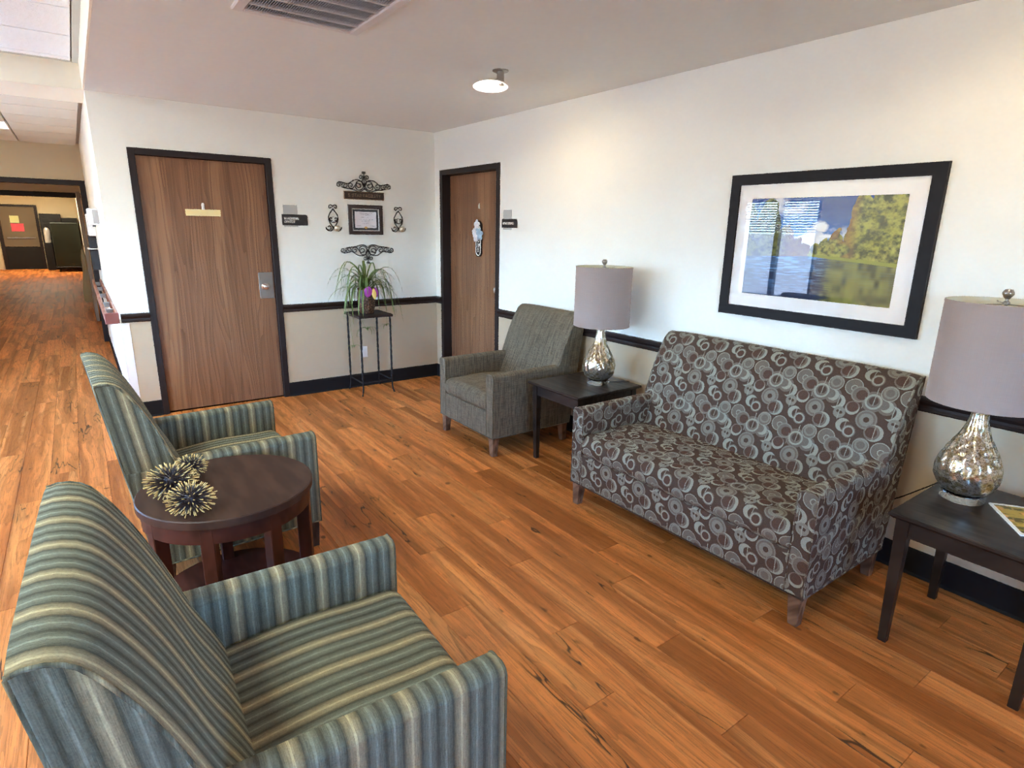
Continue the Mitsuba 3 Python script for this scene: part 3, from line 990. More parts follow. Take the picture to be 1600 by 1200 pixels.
def rail_mesh(u0, u1):
    P = Patches()
    pr = np.array([(0.03, BOT), (0.004, BOT), (0.0, BOT + 0.004), (0.0, 0.322), (0.006, 0.334), (0.03, 0.334)])
    g = arc(pr)
    us = np.linspace(u0, u1, 3)
    G = np.zeros((len(pr), 3, 3)); U = np.zeros((len(pr), 3, 2))
    for j, u in enumerate(us):
        G[:, j, 0] = u; G[:, j, 1] = pr[:, 0]; G[:, j, 2] = pr[:, 1]
        U[:, j, 0] = u - 0.003; U[:, j, 1] = g
    P.grid(G, U, flip=True)
    return P.done()


def fix(v, f, uv, inside):
    """make faces point away from 'inside' on the whole (signed volume test)"""
    return v, f, uv


_cache = {}


def seat_parts(W):
    if W not in _cache:
        pr = spline(FRONT, 34)
        pr = pr[pr[:, 1] > AH - 0.01]
        pipes = []
        for u in (0.003, W - 0.003):
            pipes.append(tube([(u, d, z) for d, z in pr], 0.0042, 6))
            pipes.append(tube([(u, rear(z), z) for z in np.linspace(BOT, 0.985, 8)], 0.0035, 6))
        for u0, u1 in ((0, ARM), (W - ARM, W)):
            r = 0.026
            a = np.linspace(0, math.pi / 2, 9)
            pts_ = [(u0, 0.0, z) for z in (BOT, 0.3, 0.5)] + [(u0 + r - r * math.cos(q), 0.0, AH - r + r * math.sin(q)) for q in a] + [(u1 - r + r * math.sin(q), 0.0, AH - r + r * math.cos(q)) for q in a] + [(u1, 0.0, z) for z in (0.5, 0.3, BOT)]
            pipes.append(tube(pts_, 0.0032, 6))
        pipes.append(tube([(0, 0.0, BOT + 0.004), (W, 0.0, BOT + 0.004)], 0.004, 6))
        for u in (0.0, W):
            pipes.append(tube([(u, 0.0, BOT + 0.004), (u, float(rear(BOT)), BOT + 0.004)], 0.004, 6))
        pm = cat(pipes)
        _cache[W] = dict(arm0=arm_mesh(0, ARM), arm1=arm_mesh(W - ARM, W), back=back_mesh(W), cush=cushion_mesh(ARM + 0.002, W - ARM - 0.002), rail=rail_mesh(ARM - 0.004, W - ARM + 0.004),
                         pipe=(np.asarray(pm.vertices), np.asarray(pm.faces), np.asarray(pm.vertices)[:, [1, 2]]),
                         under=box(0.01, W - 0.01, 0.02, 0.72, BOT + 0.001, BOT + 0.02))
    return _cache[W]


def seat_leg(u, d, su, sd):
    """tapered leg, outer corner at (u,d), growing inwards"""
    t, b_ = 0.030, 0.021
    return frustum((u + su * b_ + su * 0.004, d + sd * b_ + sd * 0.004, 0.0), (b_, b_), (u + su * t, d + sd * t, BOT + 0.004), (t, t))


def upholstered(key, W, origin, D, U, fabric, leg_front, label, catg, group=None):
    M = np.eye(4)
    M[:3, 0], M[:3, 1], M[:3, 2], M[:3, 3] = U, D, (0, 0, 1), origin
    tw = T(M)
    t = thing(key, label, catg, group)
    p = seat_parts(W)

    def add(nm, k, mat, lab=None):
        v, f, uv = p[k]
        ck = (W, k, mat)
        if ck not in _ply:
            _ply[ck] = mikit.ply((v, f), mat, smooth=True, uv=uv)
        put(f"{t}__{nm}", _ply[ck], lab, to_world=tw)
    add("arm", "arm0", fabric); add("arm", "arm1", fabric); add("backrest", "back", fabric)
    add("seat_cushion", "cush", fabric); add("front_rail", "rail", fabric); add("piping", "pipe", fabric)
    mesh(f"{t}__dust_cover", p["under"], "under_cloth", to_world=tw)
    for u, d, su, sd in ((0.008, 0.008, 1, 1), (W - 0.008, 0.008, -1, 1), (0.008, 0.725, 1, -1), (W - 0.008, 0.725, -1, -1)):
        mesh(f"{t}__leg", seat_leg(u, d, su, sd), leg_front, to_world=tw)
    return t


_ply = {}
def yaw(deg):
    a = math.radians(deg)
    return (-math.cos(a), math.sin(a), 0), (math.sin(a), math.cos(a), 0)


upholstered("armchair", 0.755, (-2.445, -4.776, -0.0), *yaw(2.2), "stripe_fabric", "leg_dark", "blue-green striped armchair in the front, nearest the viewer", "armchair", "striped armchairs")
upholstered("armchair", 0.755, (-2.298, -2.926, 0), *yaw(-2.6), "stripe_fabric", "leg_dark", "blue-green striped armchair behind the round table", "armchair", "striped armchairs")
upholstered("armchair", 0.757, (-0.886, -1.660, 0), (1, 0, 0), (0, -1, 0), "grey_fabric", "leg_wood", "plain grey-brown armchair against the wall by the admissions door", "armchair")
upholstered("loveseat", 1.450, (-0.886, -3.270, 0), (1, 0, 0), (0, -1, 0), "ring_fabric", "leg_wood", "brown loveseat with a pattern of blue-grey rings under the landscape picture", "sofa")

# ------------------------------------------------------------------ round table
RC, RR, RZ = (-2.768, -3.280), 0.324, 0.600
t = thing("round_table", "round dark cherry side table between the two striped armchairs", "table")
top = lathe([(0, RZ - 0.036), (RR - 0.012, RZ - 0.036), (RR - 0.002, RZ - 0.034), (RR, RZ - 0.030), (RR, RZ - 0.004), (RR - 0.004, RZ), (0, RZ)], 96, (*RC, 0))
mesh(t + "__top", top, "cherry_top", smooth=30)
ap = lathe([(RR - 0.046, RZ - 0.098), (RR - 0.014, RZ - 0.098), (RR - 0.014, RZ - 0.036), (RR - 0.046, RZ - 0.036), (RR - 0.046, RZ - 0.098)], 96, (*RC, 0))
mesh(t + "__apron", ap, "cherry", smooth=30)
sh = lathe([(0, 0.090), (RR - 0.012, 0.090), (RR, 0.096), (RR, 0.120), (RR - 0.004, 0.125), (0, 0.125)], 96, (*RC, 0))
mesh(t + "__shelf", sh, "cherry", smooth=30)
for aa in (-115, -70, -25, 88, 200):
    a = math.radians(aa)
    lg = bbox(-0.026, 0.026, -0.024, 0.024, 0.0, RZ - 0.037, 0.003)
    lg.apply_transform(trimesh.transformations.rotation_matrix(a, (0, 0, 1)))
    lg.apply_translation((RC[0] + 0.284 * math.cos(a), RC[1] + 0.284 * math.sin(a), 0))
    mesh(t + "__leg", lg, "cherry")


# spiky ornaments
def spiky(c, r, label, seed):
    t_ = thing("spiky_ball", label, "ornament", "spiky balls on the round table")
    g = np.random.default_rng(seed)
    core = trimesh.creation.icosphere(subdivisions=2, radius=r * 0.26)
    core.apply_translation(c)
    mesh(t_ + "__core", core, "spike_dark", smooth=True)
    n = 150
    i = np.arange(n) + 0.5
    ph = np.arccos(1 - 2 * i / n); th = math.pi * (1 + 5 ** 0.5) * i
    dirs = np.c_[np.cos(th) * np.sin(ph), np.sin(th) * np.sin(ph), np.cos(ph)] + g.normal(0, 0.05, (n, 3))
    dirs /= np.linalg.norm(dirs, axis=1, keepdims=True)
    vs, fs, us, k = [], [], [], 0
    for d in dirs:
        ln = r * g.uniform(0.90, 1.02)
        zmax = c[2] - RZ - 0.002
        sc = np.array([1, 1, 0.72])
        tip = d * ln * sc
        if tip[2] < -zmax:
            tip = tip * (zmax / -tip[2])
            if np.linalg.norm(tip) < r * 0.45:
                continue
        a_ = np.cross(d, (0.3, 0.5, 0.81)); a_ /= np.linalg.norm(a_); b_ = np.cross(d, a_)
        for s, (q, rad) in enumerate(((d * r * 0.2, r * 0.012), (tip * 0.55, r * 0.017), (tip, r * 0.024))):
            for w in range(5):
                an = w * 2 * math.pi / 5
                vs.append(np.array(c) + q + rad * (math.cos(an) * a_ + math.sin(an) * b_)); us.append(((0, 0.5, 1.0)[s], 0))
        vs.append(np.array(c) + tip); us.append((1, 0))
        for s in range(2):
            for w in range(5):
                w2 = (w + 1) % 5
                A, B, C_, D_ = k + s * 5 + w, k + s * 5 + w2, k + s * 5 + 5 + w, k + s * 5 + 5 + w2
                fs += [(A, B, D_), (A, D_, C_)]
        for w in range(5):
            fs.append((k + 10 + w, k + 10 + (w + 1) % 5, k + 15))
        k += 16
    mesh(t_ + "__spikes", (np.array(vs), np.array(fs)), "gold_spike", smooth=True, uv=np.array(us), kind="stuff", label="dark spikes with gold tips")


spiky((-2.922, -3.462, RZ + 0.050), 0.090, "gold-tipped dark spiky ball nearest the table's front edge", 1)
spiky((-2.960, -3.268, RZ + 0.058), 0.100, "largest gold-tipped spiky ball, at the left edge of the round table", 2)
spiky((-2.874, -3.112, RZ + 0.044), 0.070, "smallest gold-tipped spiky ball, furthest back on the round table", 3)


# ------------------------------------------------------------------ end tables
def end_table(x0, x1, y0, y1, z, label, feet_in):
    t_ = thing("end_table", label, "end table", "dark wood end tables")
    # top with a sloped underside edge
    p = []
    for X, Y, s in ((x0, y0, 0), (x1, y0, 0), (x1, y1, 0), (x0, y1, 0)):
        sx, sy = (1 if X == x0 else -1), (1 if Y == y0 else -1)
        p += [(X + sx * 0.004, Y + sy * 0.004, z), (X, Y, z - 0.004), (X, Y, z - 0.014), (X + sx * 0.014, Y + sy * 0.014, z - 0.026)]
    mesh(t_ + "__top", hull(p), "espresso")
    i = 0.030
    a = [(x0 + i, x1 - i, y0 + i, y0 + i + 0.02), (x0 + i, x1 - i, y1 - i - 0.02, y1 - i), (x0 + i, x0 + i + 0.02, y0 + i, y1 - i), (x1 - i - 0.02, x1 - i, y0 + i, y1 - i)]
    for b in a:
        mesh(t_ + "__apron", box(*b, z - 0.095, z - 0.026), "espresso")
    for X, sx in ((x0, 1), (x1, -1)):
        for Y, sy in ((y0, 1), (y1, -1)):
            tp = (X + sx * (0.022 + 0.024), Y + sy * (0.022 + 0.024), z - 0.026)
            bt = (X + sx * (0.022 + feet_in), Y + sy * (0.022 + feet_in), 0.0)
            mesh(t_ + "__leg", frustum(bt, (0.0155, 0.0155), tp, (0.024, 0.024), 0.002), "espresso")
    return t_


ET = 0.577
end_table(-0.660, -0.062, -3.055, -2.530, ET, "small dark wood end table between the grey armchair and the loveseat", 0.030)
end_table(-0.700, -0.085, -5.440, -4.903, ET, "small dark wood end table holding the magazine, right of the loveseat", 0.030)


# ------------------------------------------------------------------ lamps
def lamp(cx, cy, z, label, cord_pts):
    t_ = thing("table_lamp", label, "table lamp", "mercury glass table lamps")
    at = (cx, cy, z)
    mesh(t_ + "__base", lathe([(0, 0), (0.074, 0.0), (0.077, 0.003), (0.077, 0.029), (0.074, 0.032), (0, 0.032)], 48, at), "clear_glass", smooth=30, label="clear glass plinth")
    pr = spline([(0.060, 0.033), (0.082, 0.046), (0.103, 0.078), (0.112, 0.118), (0.108, 0.155), (0.090, 0.200), (0.066, 0.248), (0.045, 0.296), (0.034, 0.336), (0.029, 0.372), (0.028, 0.40)], 60)
    body = lathe(pr, 120, (0, 0, 0))
    v = np.array(body.vertices)
    ang = np.arctan2(v[:, 1], v[:, 0]); rad = np.hypot(v[:, 0], v[:, 1])
    tw_ = ang * 14 + v[:, 2] * 26
    amp = 0.0022 * np.clip((rad - 0.02) / 0.06, 0, 1)
    dim = meshkit.noise(np.c_[np.cos(ang) * 9, np.sin(ang) * 9, v[:, 2] * 60], 3) - 0.5
    nr = rad + amp * np.cos(tw_) + 0.0045 * dim * np.clip((rad - 0.02) / 0.06, 0, 1)
    v[:, 0], v[:, 1] = nr * np.cos(ang) + cx, nr * np.sin(ang) + cy
    v[:, 2] += z
    mesh(t_ + "__body", (v, np.asarray(body.faces)), "mercury_glass", smooth=True, label="silver and gold mercury glass bulb with swirled ribs")
    neck = lathe([(0.0, 0.398), (0.031, 0.398), (0.031, 0.418), (0.018, 0.424), (0.018, 0.47), (0.0, 0.47)], 32, at)
    mesh(t_ + "__neck", neck, "nickel", smooth=30)
    zb, zt = 0.987 - ET, 1.385 - ET
    sr, st = 0.190, 0.1895
    n = 96
    prof_ = [(sr, zb), (st, zt), (st - 0.002, zt + 0.001)]
    outer = lathe([(sr - 0.001, zb - 0.001), (sr + 0.0004, zb), (sr + 0.0012, zb + 0.003), (sr + 0.0006, zb + 0.010), (sr, zb + 0.011), (st, zt - 0.011), (st + 0.0006, zt - 0.010), (st + 0.0012, zt - 0.003), (st, zt), (st - 0.002, zt)], n, at)
    ov = np.asarray(outer.vertices)
    uvs = np.c_[np.arctan2(ov[:, 1] - cy, ov[:, 0] - cx) * 0.19, ov[:, 2]]
    s_ = put(t_ + "__shade", mikit.ply((ov, np.asarray(outer.faces)), "shade_cloth", smooth=True, uv=uvs), "pale lilac-grey drum shade")
    inner = lathe([(st - 0.003, zt), (sr - 0.003, zb)], n, at)
    mesh(t_ + "__shade_lining", inner, "shade_inner", smooth=True)
    # harp, spider and finial
    hp = [(0.0, 0.03 * 0, 0)]
    sp = [tube([(cx, cy, z + zt - 0.010), (cx + (st - 0.004) * math.cos(a), cy + (st - 0.004) * math.sin(a), z + zt - 0.012)], 0.0022, 6) for a in (0.4, 0.4 + 2.094, 0.4 + 4.189)]
    harp = [tube([(cx + s * 0.02, cy, z + 0.46)] + [(cx + s * 0.055 * math.sin(q), cy, z + 0.46 + (zt - 0.47) * (1 - math.cos(q)) / 2) for q in np.linspace(0.25, math.pi, 14)], 0.0022, 6) for s in (-1, 1)]
    mesh(t_ + "__harp", cat(sp + harp), "nickel", smooth=40)
    fin = lathe([(0, zt - 0.012), (0.012, zt - 0.010), (0.012, zt - 0.002), (0.006, zt + 0.004), (0.006, zt + 0.010), (0.012, zt + 0.016), (0.0185, zt + 0.028), (0.0185, zt + 0.036), (0.012, zt + 0.046), (0, zt + 0.048)], 32, at)
    mesh(t_ + "__finial", fin, "nickel", smooth=40, label="brushed nickel ball finial")
    mesh(t_ + "__cord", tube(spline(cord_pts, 24), 0.0028, 6), "cord_black", smooth=True, label="dark power cord")


lamp(-0.281, -2.845, ET, "mercury glass table lamp between the grey armchair and the loveseat",
     [(-0.21, -2.86, ET + 0.006), (-0.15, -2.90, ET + 0.004), (-0.10, -2.93, ET + 0.006), (-0.066, -2.94, ET + 0.003)])
lamp(-0.318, -5.022, ET, "mercury glass table lamp beside the magazine at the right edge",
     [(-0.25, -4.98, ET + 0.006), (-0.16, -4.95, ET + 0.004), (-0.08, -4.91, ET + 0.003), (-0.05, -4.86, 0.52), (-0.035, -4.80, 0.46), (-0.03, -4.72, 0.385), (-0.03, -4.66, 0.34)])

# magazine on the right end table
mv = np.array([(-0.287, -5.106), (-0.535, -5.280)])
dirm = mv[1] - mv[0]; dirm /= np.linalg.norm(dirm)
perp = np.array([dirm[1], -dirm[0]])
if perp[1] > 0:
    perp = -perp
LNG, WID = 0.275, 0.190
g_ = np.zeros((2, 5, 3)); gu = np.zeros((2, 5, 2))
P_ = Patches()
for i in range(2):
    for j in range(5):
        q = mv[0] + dirm * LNG * i + perp * WID * j / 4
        g_[i, j] = (q[0], q[1], ET + 0.006 + 0.002 * math.sin(j)); gu[i, j] = (i, j / 4)
area = np.cross(g_[1, 0] - g_[0, 0], g_[0, 1] - g_[0, 0])[2]
P_.grid(g_, gu, flip=area > 0)
lowg = g_.copy(); lowg[..., 2] = ET + 0.0005
mk = thing("magazine", "magazine with a white-bordered autumn cover on the right end table", "magazine")
v, f, uv = P_.done()
mesh(mk + "__cover", (v, f), "magazine_print", uv=uv)
rim = hull(np.vstack([lowg.reshape(-1, 3), lowg.reshape(-1, 3) + (0, 0, 0.0045)]))
mesh(mk + "__pages", rim, "letter_white")

# ------------------------------------------------------------------ landscape picture over the loveseat
t = thing("framed_picture", "large framed river landscape in a white mat above the loveseat", "picture")
PY0, PY1, PZ0, PZ1 = -4.646, -3.575, 1.150, 1.938
FW = 0.058


def pframe(y0, y1, z0, z1, w, d, mat):
    ms = []
    prof_ = lambda: None
    ms.append(hull([(-0.0005, y, z) for y, z in ((y0, z1), (y1, z1), (y1 - w, z1 - w), (y0 + w, z1 - w))] + [(-d, y, z) for y, z in ((y0 + 0.002, z1 - 0.002), (y1 - 0.002, z1 - 0.002), (y1 - w, z1 - w), (y0 + w, z1 - w))]))
    ms.append(hull([(-0.0005, y, z) for y, z in ((y0, z0), (y1, z0), (y1 - w, z0 + w), (y0 + w, z0 + w))] + [(-d, y, z) for y, z in ((y0 + 0.002, z0 + 0.002), (y1 - 0.002, z0 + 0.002), (y1 - w, z0 + w), (y0 + w, z0 + w))]))
    ms.append(hull([(-0.0005, y, z) for y, z in ((y0, z0), (y0, z1), (y0 + w, z1 - w), (y0 + w, z0 + w))] + [(-d, y, z) for y, z in ((y0 + 0.002, z0 + 0.002), (y0 + 0.002, z1 - 0.002), (y0 + w, z1 - w), (y0 + w, z0 + w))]))
    ms.append(hull([(-0.0005, y, z) for y, z in ((y1, z0), (y1, z1), (y1 - w, z1 - w), (y1 - w, z0 + w))] + [(-d, y, z) for y, z in ((y1 - 0.002, z0 + 0.002), (y1 - 0.002, z1 - 0.002), (y1 - w, z1 - w), (y1 - w, z0 + w))]))
    return cat(ms)


mesh(t + "__frame", pframe(PY0, PY1, PZ0, PZ1, FW, 0.024, None), "frame_black")
iy0, iy1, iz0, iz1 = -4.507, -3.712, 1.281, 1.805
mt = cat(box(-0.010, -0.006, PY0 + 0.03, iy0, PZ0 + 0.03, PZ1 - 0.03), box(-0.010, -0.006, iy1, PY1 - 0.03, PZ0 + 0.03, PZ1 - 0.03), box(-0.010, -0.006, iy0, iy1, PZ0 + 0.03, iz0), box(-0.010, -0.006, iy0, iy1, iz1, PZ1 - 0.03))
mesh(t + "__mat", mt, "mat_white")
v = np.array([(-0.005, iy1 + 0.01, iz0 - 0.01), (-0.005, iy0 - 0.01, iz0 - 0.01), (-0.005, iy0 - 0.01, iz1 + 0.01), (-0.005, iy1 + 0.01, iz1 + 0.01)])
mesh(t + "__print", (v, np.array([(0, 1, 2), (0, 2, 3)])), "landscape_print", uv=np.array([(0, 0), (1, 0), (1, 1), (0, 1)], float))
v = np.array([(-0.016, PY1 - 0.05, PZ0 + 0.05), (-0.016, PY0 + 0.05, PZ0 + 0.05), (-0.016, PY0 + 0.05, PZ1 - 0.05), (-0.016, PY1 - 0.05, PZ1 - 0.05)])
mesh(t + "__glazing", (v, np.array([(0, 1, 2), (0, 2, 3)])), "pane_glass")


# ------------------------------------------------------------------ signs
def text_on_back(s, h, x, z, y, depth=0.0012, bold=True, squeeze=1.0):
    m = meshkit.text_mesh(s, h, depth, bold)
    m.apply_scale((squeeze, 1, 1))
    m.apply_transform(trimesh.transformations.rotation_matrix(math.pi / 2, (1, 0, 0)))
    m.apply_translation((x, y, z))
    return m


def text_on_right(s, h, y, z, x, depth=0.0012, bold=True, squeeze=1.0):
    m = meshkit.text_mesh(s, h, depth, bold)
    m.apply_scale((squeeze, 1, 1))
    m.apply_transform(trimesh.transformations.rotation_matrix(math.pi / 2, (1, 0, 0)))
    m.apply_transform(trimesh.transformations.rotation_matrix(-math.pi / 2, (0, 0, 1)))
    m.apply_translation((x, y, z))
    return m


def plaque(a0, a1, z0, z1, r=0.02):
    pts = [(a0, z0), (a1, z0)] + [(a1 - r + r * math.cos(t), z1 - r + r * math.sin(t)) for t in np.linspace(0, math.pi / 2, 6)] + [(a0, z1)]
    return pts


t = thing("office_sign", "black BUSINESS OFFICE sign on a frosted plate beside the office door", "sign")
mesh(t + "__backplate", bbox(-1.566, -1.438, -0.004, 0.0, 1.602, 1.795, 0.001), "frost_plate", label="grey frosted plate")
mesh(t + "__panel", extrude(plaque(-1.582, -1.352, 1.616, 1.712), "y", -0.010, -0.004), "black_plastic", label="black panel")
mesh(t + "__lettering", cat(text_on_back("BUSINESS", 0.019, -1.565, 1.666, -0.010), text_on_back("OFFICE", 0.019, -1.565, 1.638, -0.010)), "letter_white", label="white lettering")
t = thing("admissions_sign", "black ADMISSIONS sign on a frosted plate beside the right-wall door", "sign")
mesh(t + "__backplate", bbox(-0.004, 0.0, -1.388, -1.260, 1.610, 1.780, 0.001), "frost_plate", label="grey frosted plate")
pq = [(-a, z) for a, z in plaque(1.248, 1.475, 1.628, 1.702)]
mesh(t + "__panel", extrude(pq[::-1], "x", -0.010, -0.004), "black_plastic", label="black panel")
mesh(t + "__lettering", text_on_right("ADMISSIONS", 0.020, -1.262, 1.655, -0.010, squeeze=0.92), "letter_white", label="white lettering")

# certificate and its name plate
t = thing("framed_certificate", "small framed certificate with a gold seal between the two sconces", "certificate")
cx0, cx1, cz0, cz1 = -0.957, -0.606, 1.538, 1.820


def rect_frame(x0, x1, z0, z1, w, y0, y1):
    return cat(bbox(x0, x0 + w, y0, y1, z0, z1, 0.002), bbox(x1 - w, x1, y0, y1, z0, z1, 0.002), bbox(x0 + w, x1 - w, y0, y1, z0, z0 + w, 0.002), bbox(x0 + w, x1 - w, y0, y1, z1 - w, z1, 0.002))


mesh(t + "__frame", rect_frame(cx0, cx1, cz0, cz1, 0.034, -0.022, 0.0), "cert_frame")
mesh(t + "__fillet", rect_frame(cx0 + 0.034, cx1 - 0.034, cz0 + 0.034, cz1 - 0.034, 0.010, -0.012, -0.002), "silver_fillet", label="silver inner edge")
mesh(t + "__mat", rect_frame(cx0 + 0.044, cx1 - 0.044, cz0 + 0.044, cz1 - 0.044, 0.020, -0.009, -0.002), "cert_blue", label="blue-grey mat")
v = np.array([(cx0 + 0.06, -0.006, cz0 + 0.06), (cx1 - 0.06, -0.006, cz0 + 0.06), (cx1 - 0.06, -0.006, cz1 - 0.06), (cx0 + 0.06, -0.006, cz1 - 0.06)])
mesh(t + "__print", (v, np.array([(0, 1, 2), (0, 2, 3)])), "certificate_print", uv=np.array([(0, 0), (1, 0), (1, 1), (0, 1)], float))
se = lathe([(0, 0), (0.016, 0), (0.017, 0.002), (0.012, 0.003), (0, 0.003)], 24)
se.apply_transform(trimesh.transformations.rotation_matrix(math.pi / 2, (1, 0, 0))); se.apply_translation((-0.782, -0.006, cz0 + 0.062))
mesh(t + "__seal", se, "gold_foil", label="gold seal")
t = thing("name_plate", "brown name plate reading 5 STAR FACILITY under the upper scroll", "sign")
mesh(t + "__plate", bbox(-0.992, -0.580, -0.012, 0.0, 1.868, 1.944, 0.003), "plate_letter")
mesh(t + "__field", bbox(-0.986, -0.586, -0.014, -0.011, 1.874, 1.938, 0.001), "plate_brown", label="dark brown face")
mesh(t + "__lettering", text_on_back("5 STAR FACILITY", 0.030, -0.952, 1.891, -0.014, squeeze=0.95, bold=False), "plate_letter", label="dull bronze lettering")


# wrought iron scrolls
def spiral(cx, cz, r, a0, turns, sgn, n=26):
    s = np.linspace(0, 1, n)
    a = a0 + sgn * turns * 2 * math.pi * s
    rr = r * (1 - 0.78 * s)
    return np.c_[cx + rr * np.cos(a), np.full(n, -0.012), cz + rr * np.sin(a)]


def scroll_piece(cx, cz, flip):
    """crest ornament 0.56 wide; flip=-1 hangs its crown downwards"""
    ms = []
    R_ = 0.0042
    for s in (-1, 1):
        def pt(x, z):
            return (cx + s * x, -0.012, cz + flip * z)
        def sp(x, z, r, a0, turns, sg):
            q = spiral(0, 0, r, a0, turns, sg)
            return [(cx + s * (x + a), -0.012, cz + flip * (z + c)) for a, _, c in q]
        ms.append(tube(sp(0.052, 0.012, 0.044, math.pi, 1.3, -1), R_))
        ms.append(tube(sp(0.060, 0.006, 0.052, math.pi * 1.0, 0.95, 1), R_))
        ms.append(tube(sp(0.135, 0.004, 0.034, math.pi, 1.4, 1), R_))
        ms.append(tube(sp(0.195, -0.002, 0.030, 0, 1.4, 1), R_))
        ms.append(tube(sp(0.254, 0.004, 0.026, math.pi, 1.4, -1), R_))
        ms.append(tube(spline([pt(0.0, 0.0), pt(0.05, 0.056), pt(0.11, 0.050), pt(0.165, 0.018), pt(0.215, 0.026), pt(0.254, 0.030)], 26), R_))
        ms.append(tube(spline([pt(0.004, -0.02), pt(0.06, -0.048), pt(0.12, -0.032), pt(0.175, -0.026), pt(0.228, -0.012)], 24), R_))
        ms.append(tube(spline([pt(0.0, 0.0), pt(0.022, 0.04), pt(0.010, 0.075), pt(0.0, 0.10)], 14), R_))
        ms.append(tube(sp(0.030, 0.082, 0.022, math.pi, 1.2, -1), R_))
        ms.append(tube(sp(0.009, 0.125, 0.012, math.pi, 1.1, -1), R_ * 0.8))
    ms.append(cyl((cx, -0.012, cz - 0.03), (cx, -0.012, cz + flip * 0.13), 0.004, 8))
    ms.append(cyl((cx, 0.0, cz), (cx, -0.012, cz), 0.005, 8))
    return cat(ms)


mesh("wall_scroll", scroll_piece(-0.783, 1.992, 1), "iron", smooth=40, label="black wrought iron scroll with its crown up, above the name plate", cat="wall ornament", group="wrought iron scrolls")
mesh("wall_scroll", scroll_piece(-0.775, 1.392, -1), "iron", smooth=40, label="black wrought iron scroll with its crown down, above the plant", cat="wall ornament", group="wrought iron scrolls")


def sconce(cx, label):
    t_ = thing("wall_sconce", label, "sconce", "candle sconces")
    ms = []
    y = -0.012
    for s in (-1, 1):
        P2 = lambda x, z: (cx + s * x, y, z)
        ms.append(tube(spline([P2(0.0, 1.775), P2(0.022, 1.745), P2(0.044, 1.705), P2(0.040, 1.655), P2(0.012, 1.612), P2(0.004, 1.590)], 24), 0.0046))
        q = spiral(0, 0, 0.024, math.pi, 1.05, -1)
        ms.append(tube([(cx + s * (0.024 + a), y, 1.790 + c) for a, _, c in q], 0.0042))
        q = spiral(0, 0, 0.018, -math.pi / 2 - 0.6, 1.0, 1)
        ms.append(tube([(cx + s * (0.022 + a), y, 1.683 + c) for a, _, c in q], 0.0042))
        ms.append(tube(spline([P2(0.042, 1.690), P2(0.032, 1.662), P2(0.0, 1.650)], 10), 0.0042))
        q = spiral(0, 0, 0.030, 0.0, 1.0, -1)
        ms.append(tube([(cx + s * (0.046 + a), y, 1.604 + c) for a, _, c in q[::-1]], 0.0042))
        ms.append(tube(spline([P2(0.004, 1.612), P2(0.012, 1.585), P2(0.034, 1.570), P2(0.060, 1.575), P2(0.076, 1.600)], 14), 0.0042))
    ms.append(tube([(cx, y, 1.60), (cx, -0.03, 1.580), (cx + 0.01, -0.055, 1.573)], 0.0045))
    ms.append(cyl((cx, 0, 1.70), (cx, y, 1.70), 0.004, 8))
    mesh(t_ + "__scrollwork", cat(ms), "iron", smooth=40)
    cup = lathe([(0, 0), (0.010, 0.001), (0.024, 0.010), (0.029, 0.026), (0.027, 0.042), (0.023, 0.052), (0.021, 0.052), (0.024, 0.040), (0.026, 0.026), (0.02, 0.012), (0, 0.006)], 28, (cx + 0.014, -0.060, 1.566))
    mesh(t_ + "__candle_cup", cup, "candle_silver", smooth=40, label="small silvery candle cup")


sconce(-1.108, "black scroll candle sconce left of the certificate")
sconce(-0.434, "black scroll candle sconce right of the certificate")

# ------------------------------------------------------------------ things on the doors
t = thing("door_notice", "pale yellow paper strip clipped to the office door", "notice")
mesh(t + "__strip", bbox(-2.352, -2.082, 0.0285, 0.0297, 1.679, 1.733, 0.0004), "tape_yellow")
mesh(t + "__clip", bbox(-2.226, -2.204, 0.020, 0.0297, 1.728, 1.786, 0.006), "white_plastic", label="white clip")
mesh("door_hook", hull([(0.084, -0.745 + a, 1.800 + b) for a, b in ((0, 0), (0.016, 0), (0.018, 0.045), (0.004, 0.055))] + [(0.070, -0.742 + a, 1.806 + b) for a, b in ((0, 0), (0.012, 0), (0.012, 0.035), (0.002, 0.042))]), "white_plastic",
     label="small white adhesive hook above the welcome plaque", cat="hook")
t = thing("door_plaque", "slim black welcome plaque with pale blue flowers on the admissions door", "plaque")
xq = 0.070
yc = -0.735
pts = []
for a in np.linspace(0, 2 * math.pi, 49)[:-1]:
    pts.append((yc + 0.052 * math.cos(a), (1.635 if math.sin(a) > 0 else 1.40) + 0.054 * math.sin(a)))
mesh(t + "__board", extrude(pts, "x", xq, xq + 0.014), "black_plastic", label="black board with rounded ends")
edge = tube([(xq - 0.001, yc + 0.040 * math.cos(a), (1.60 if math.sin(a) > 0 else 1.402) + 0.042 * math.sin(a)) for a in np.linspace(0, 2 * math.pi, 49)[:-1]], 0.0045, 6, closed=True)
mesh(t + "__border", edge, "letter_white", smooth=40, label="white painted border")
lets = cat(*[text_on_right(c, 0.036, yc + 0.016, z, xq) for c, z in (("O", 1.490), ("M", 1.443), ("E", 1.396))])
mesh(t + "__lettering", lets, "letter_white", label="white lettering")


def blossom(cy, cz, r, x, mat, n=5):
    ms = []
    for k in range(n):
        a = k * 2 * math.pi / n + 0.3
        s = trimesh.creation.icosphere(subdivisions=2, radius=1)
        s.apply_scale((0.010, r * 0.55, r * 0.42))
        s.apply_transform(trimesh.transformations.rotation_matrix(a, (1, 0, 0)))
        s.apply_translation((x, cy + r * 0.55 * math.cos(a), cz + r * 0.55 * math.sin(a)))
        ms.append(s)
    return cat(ms)


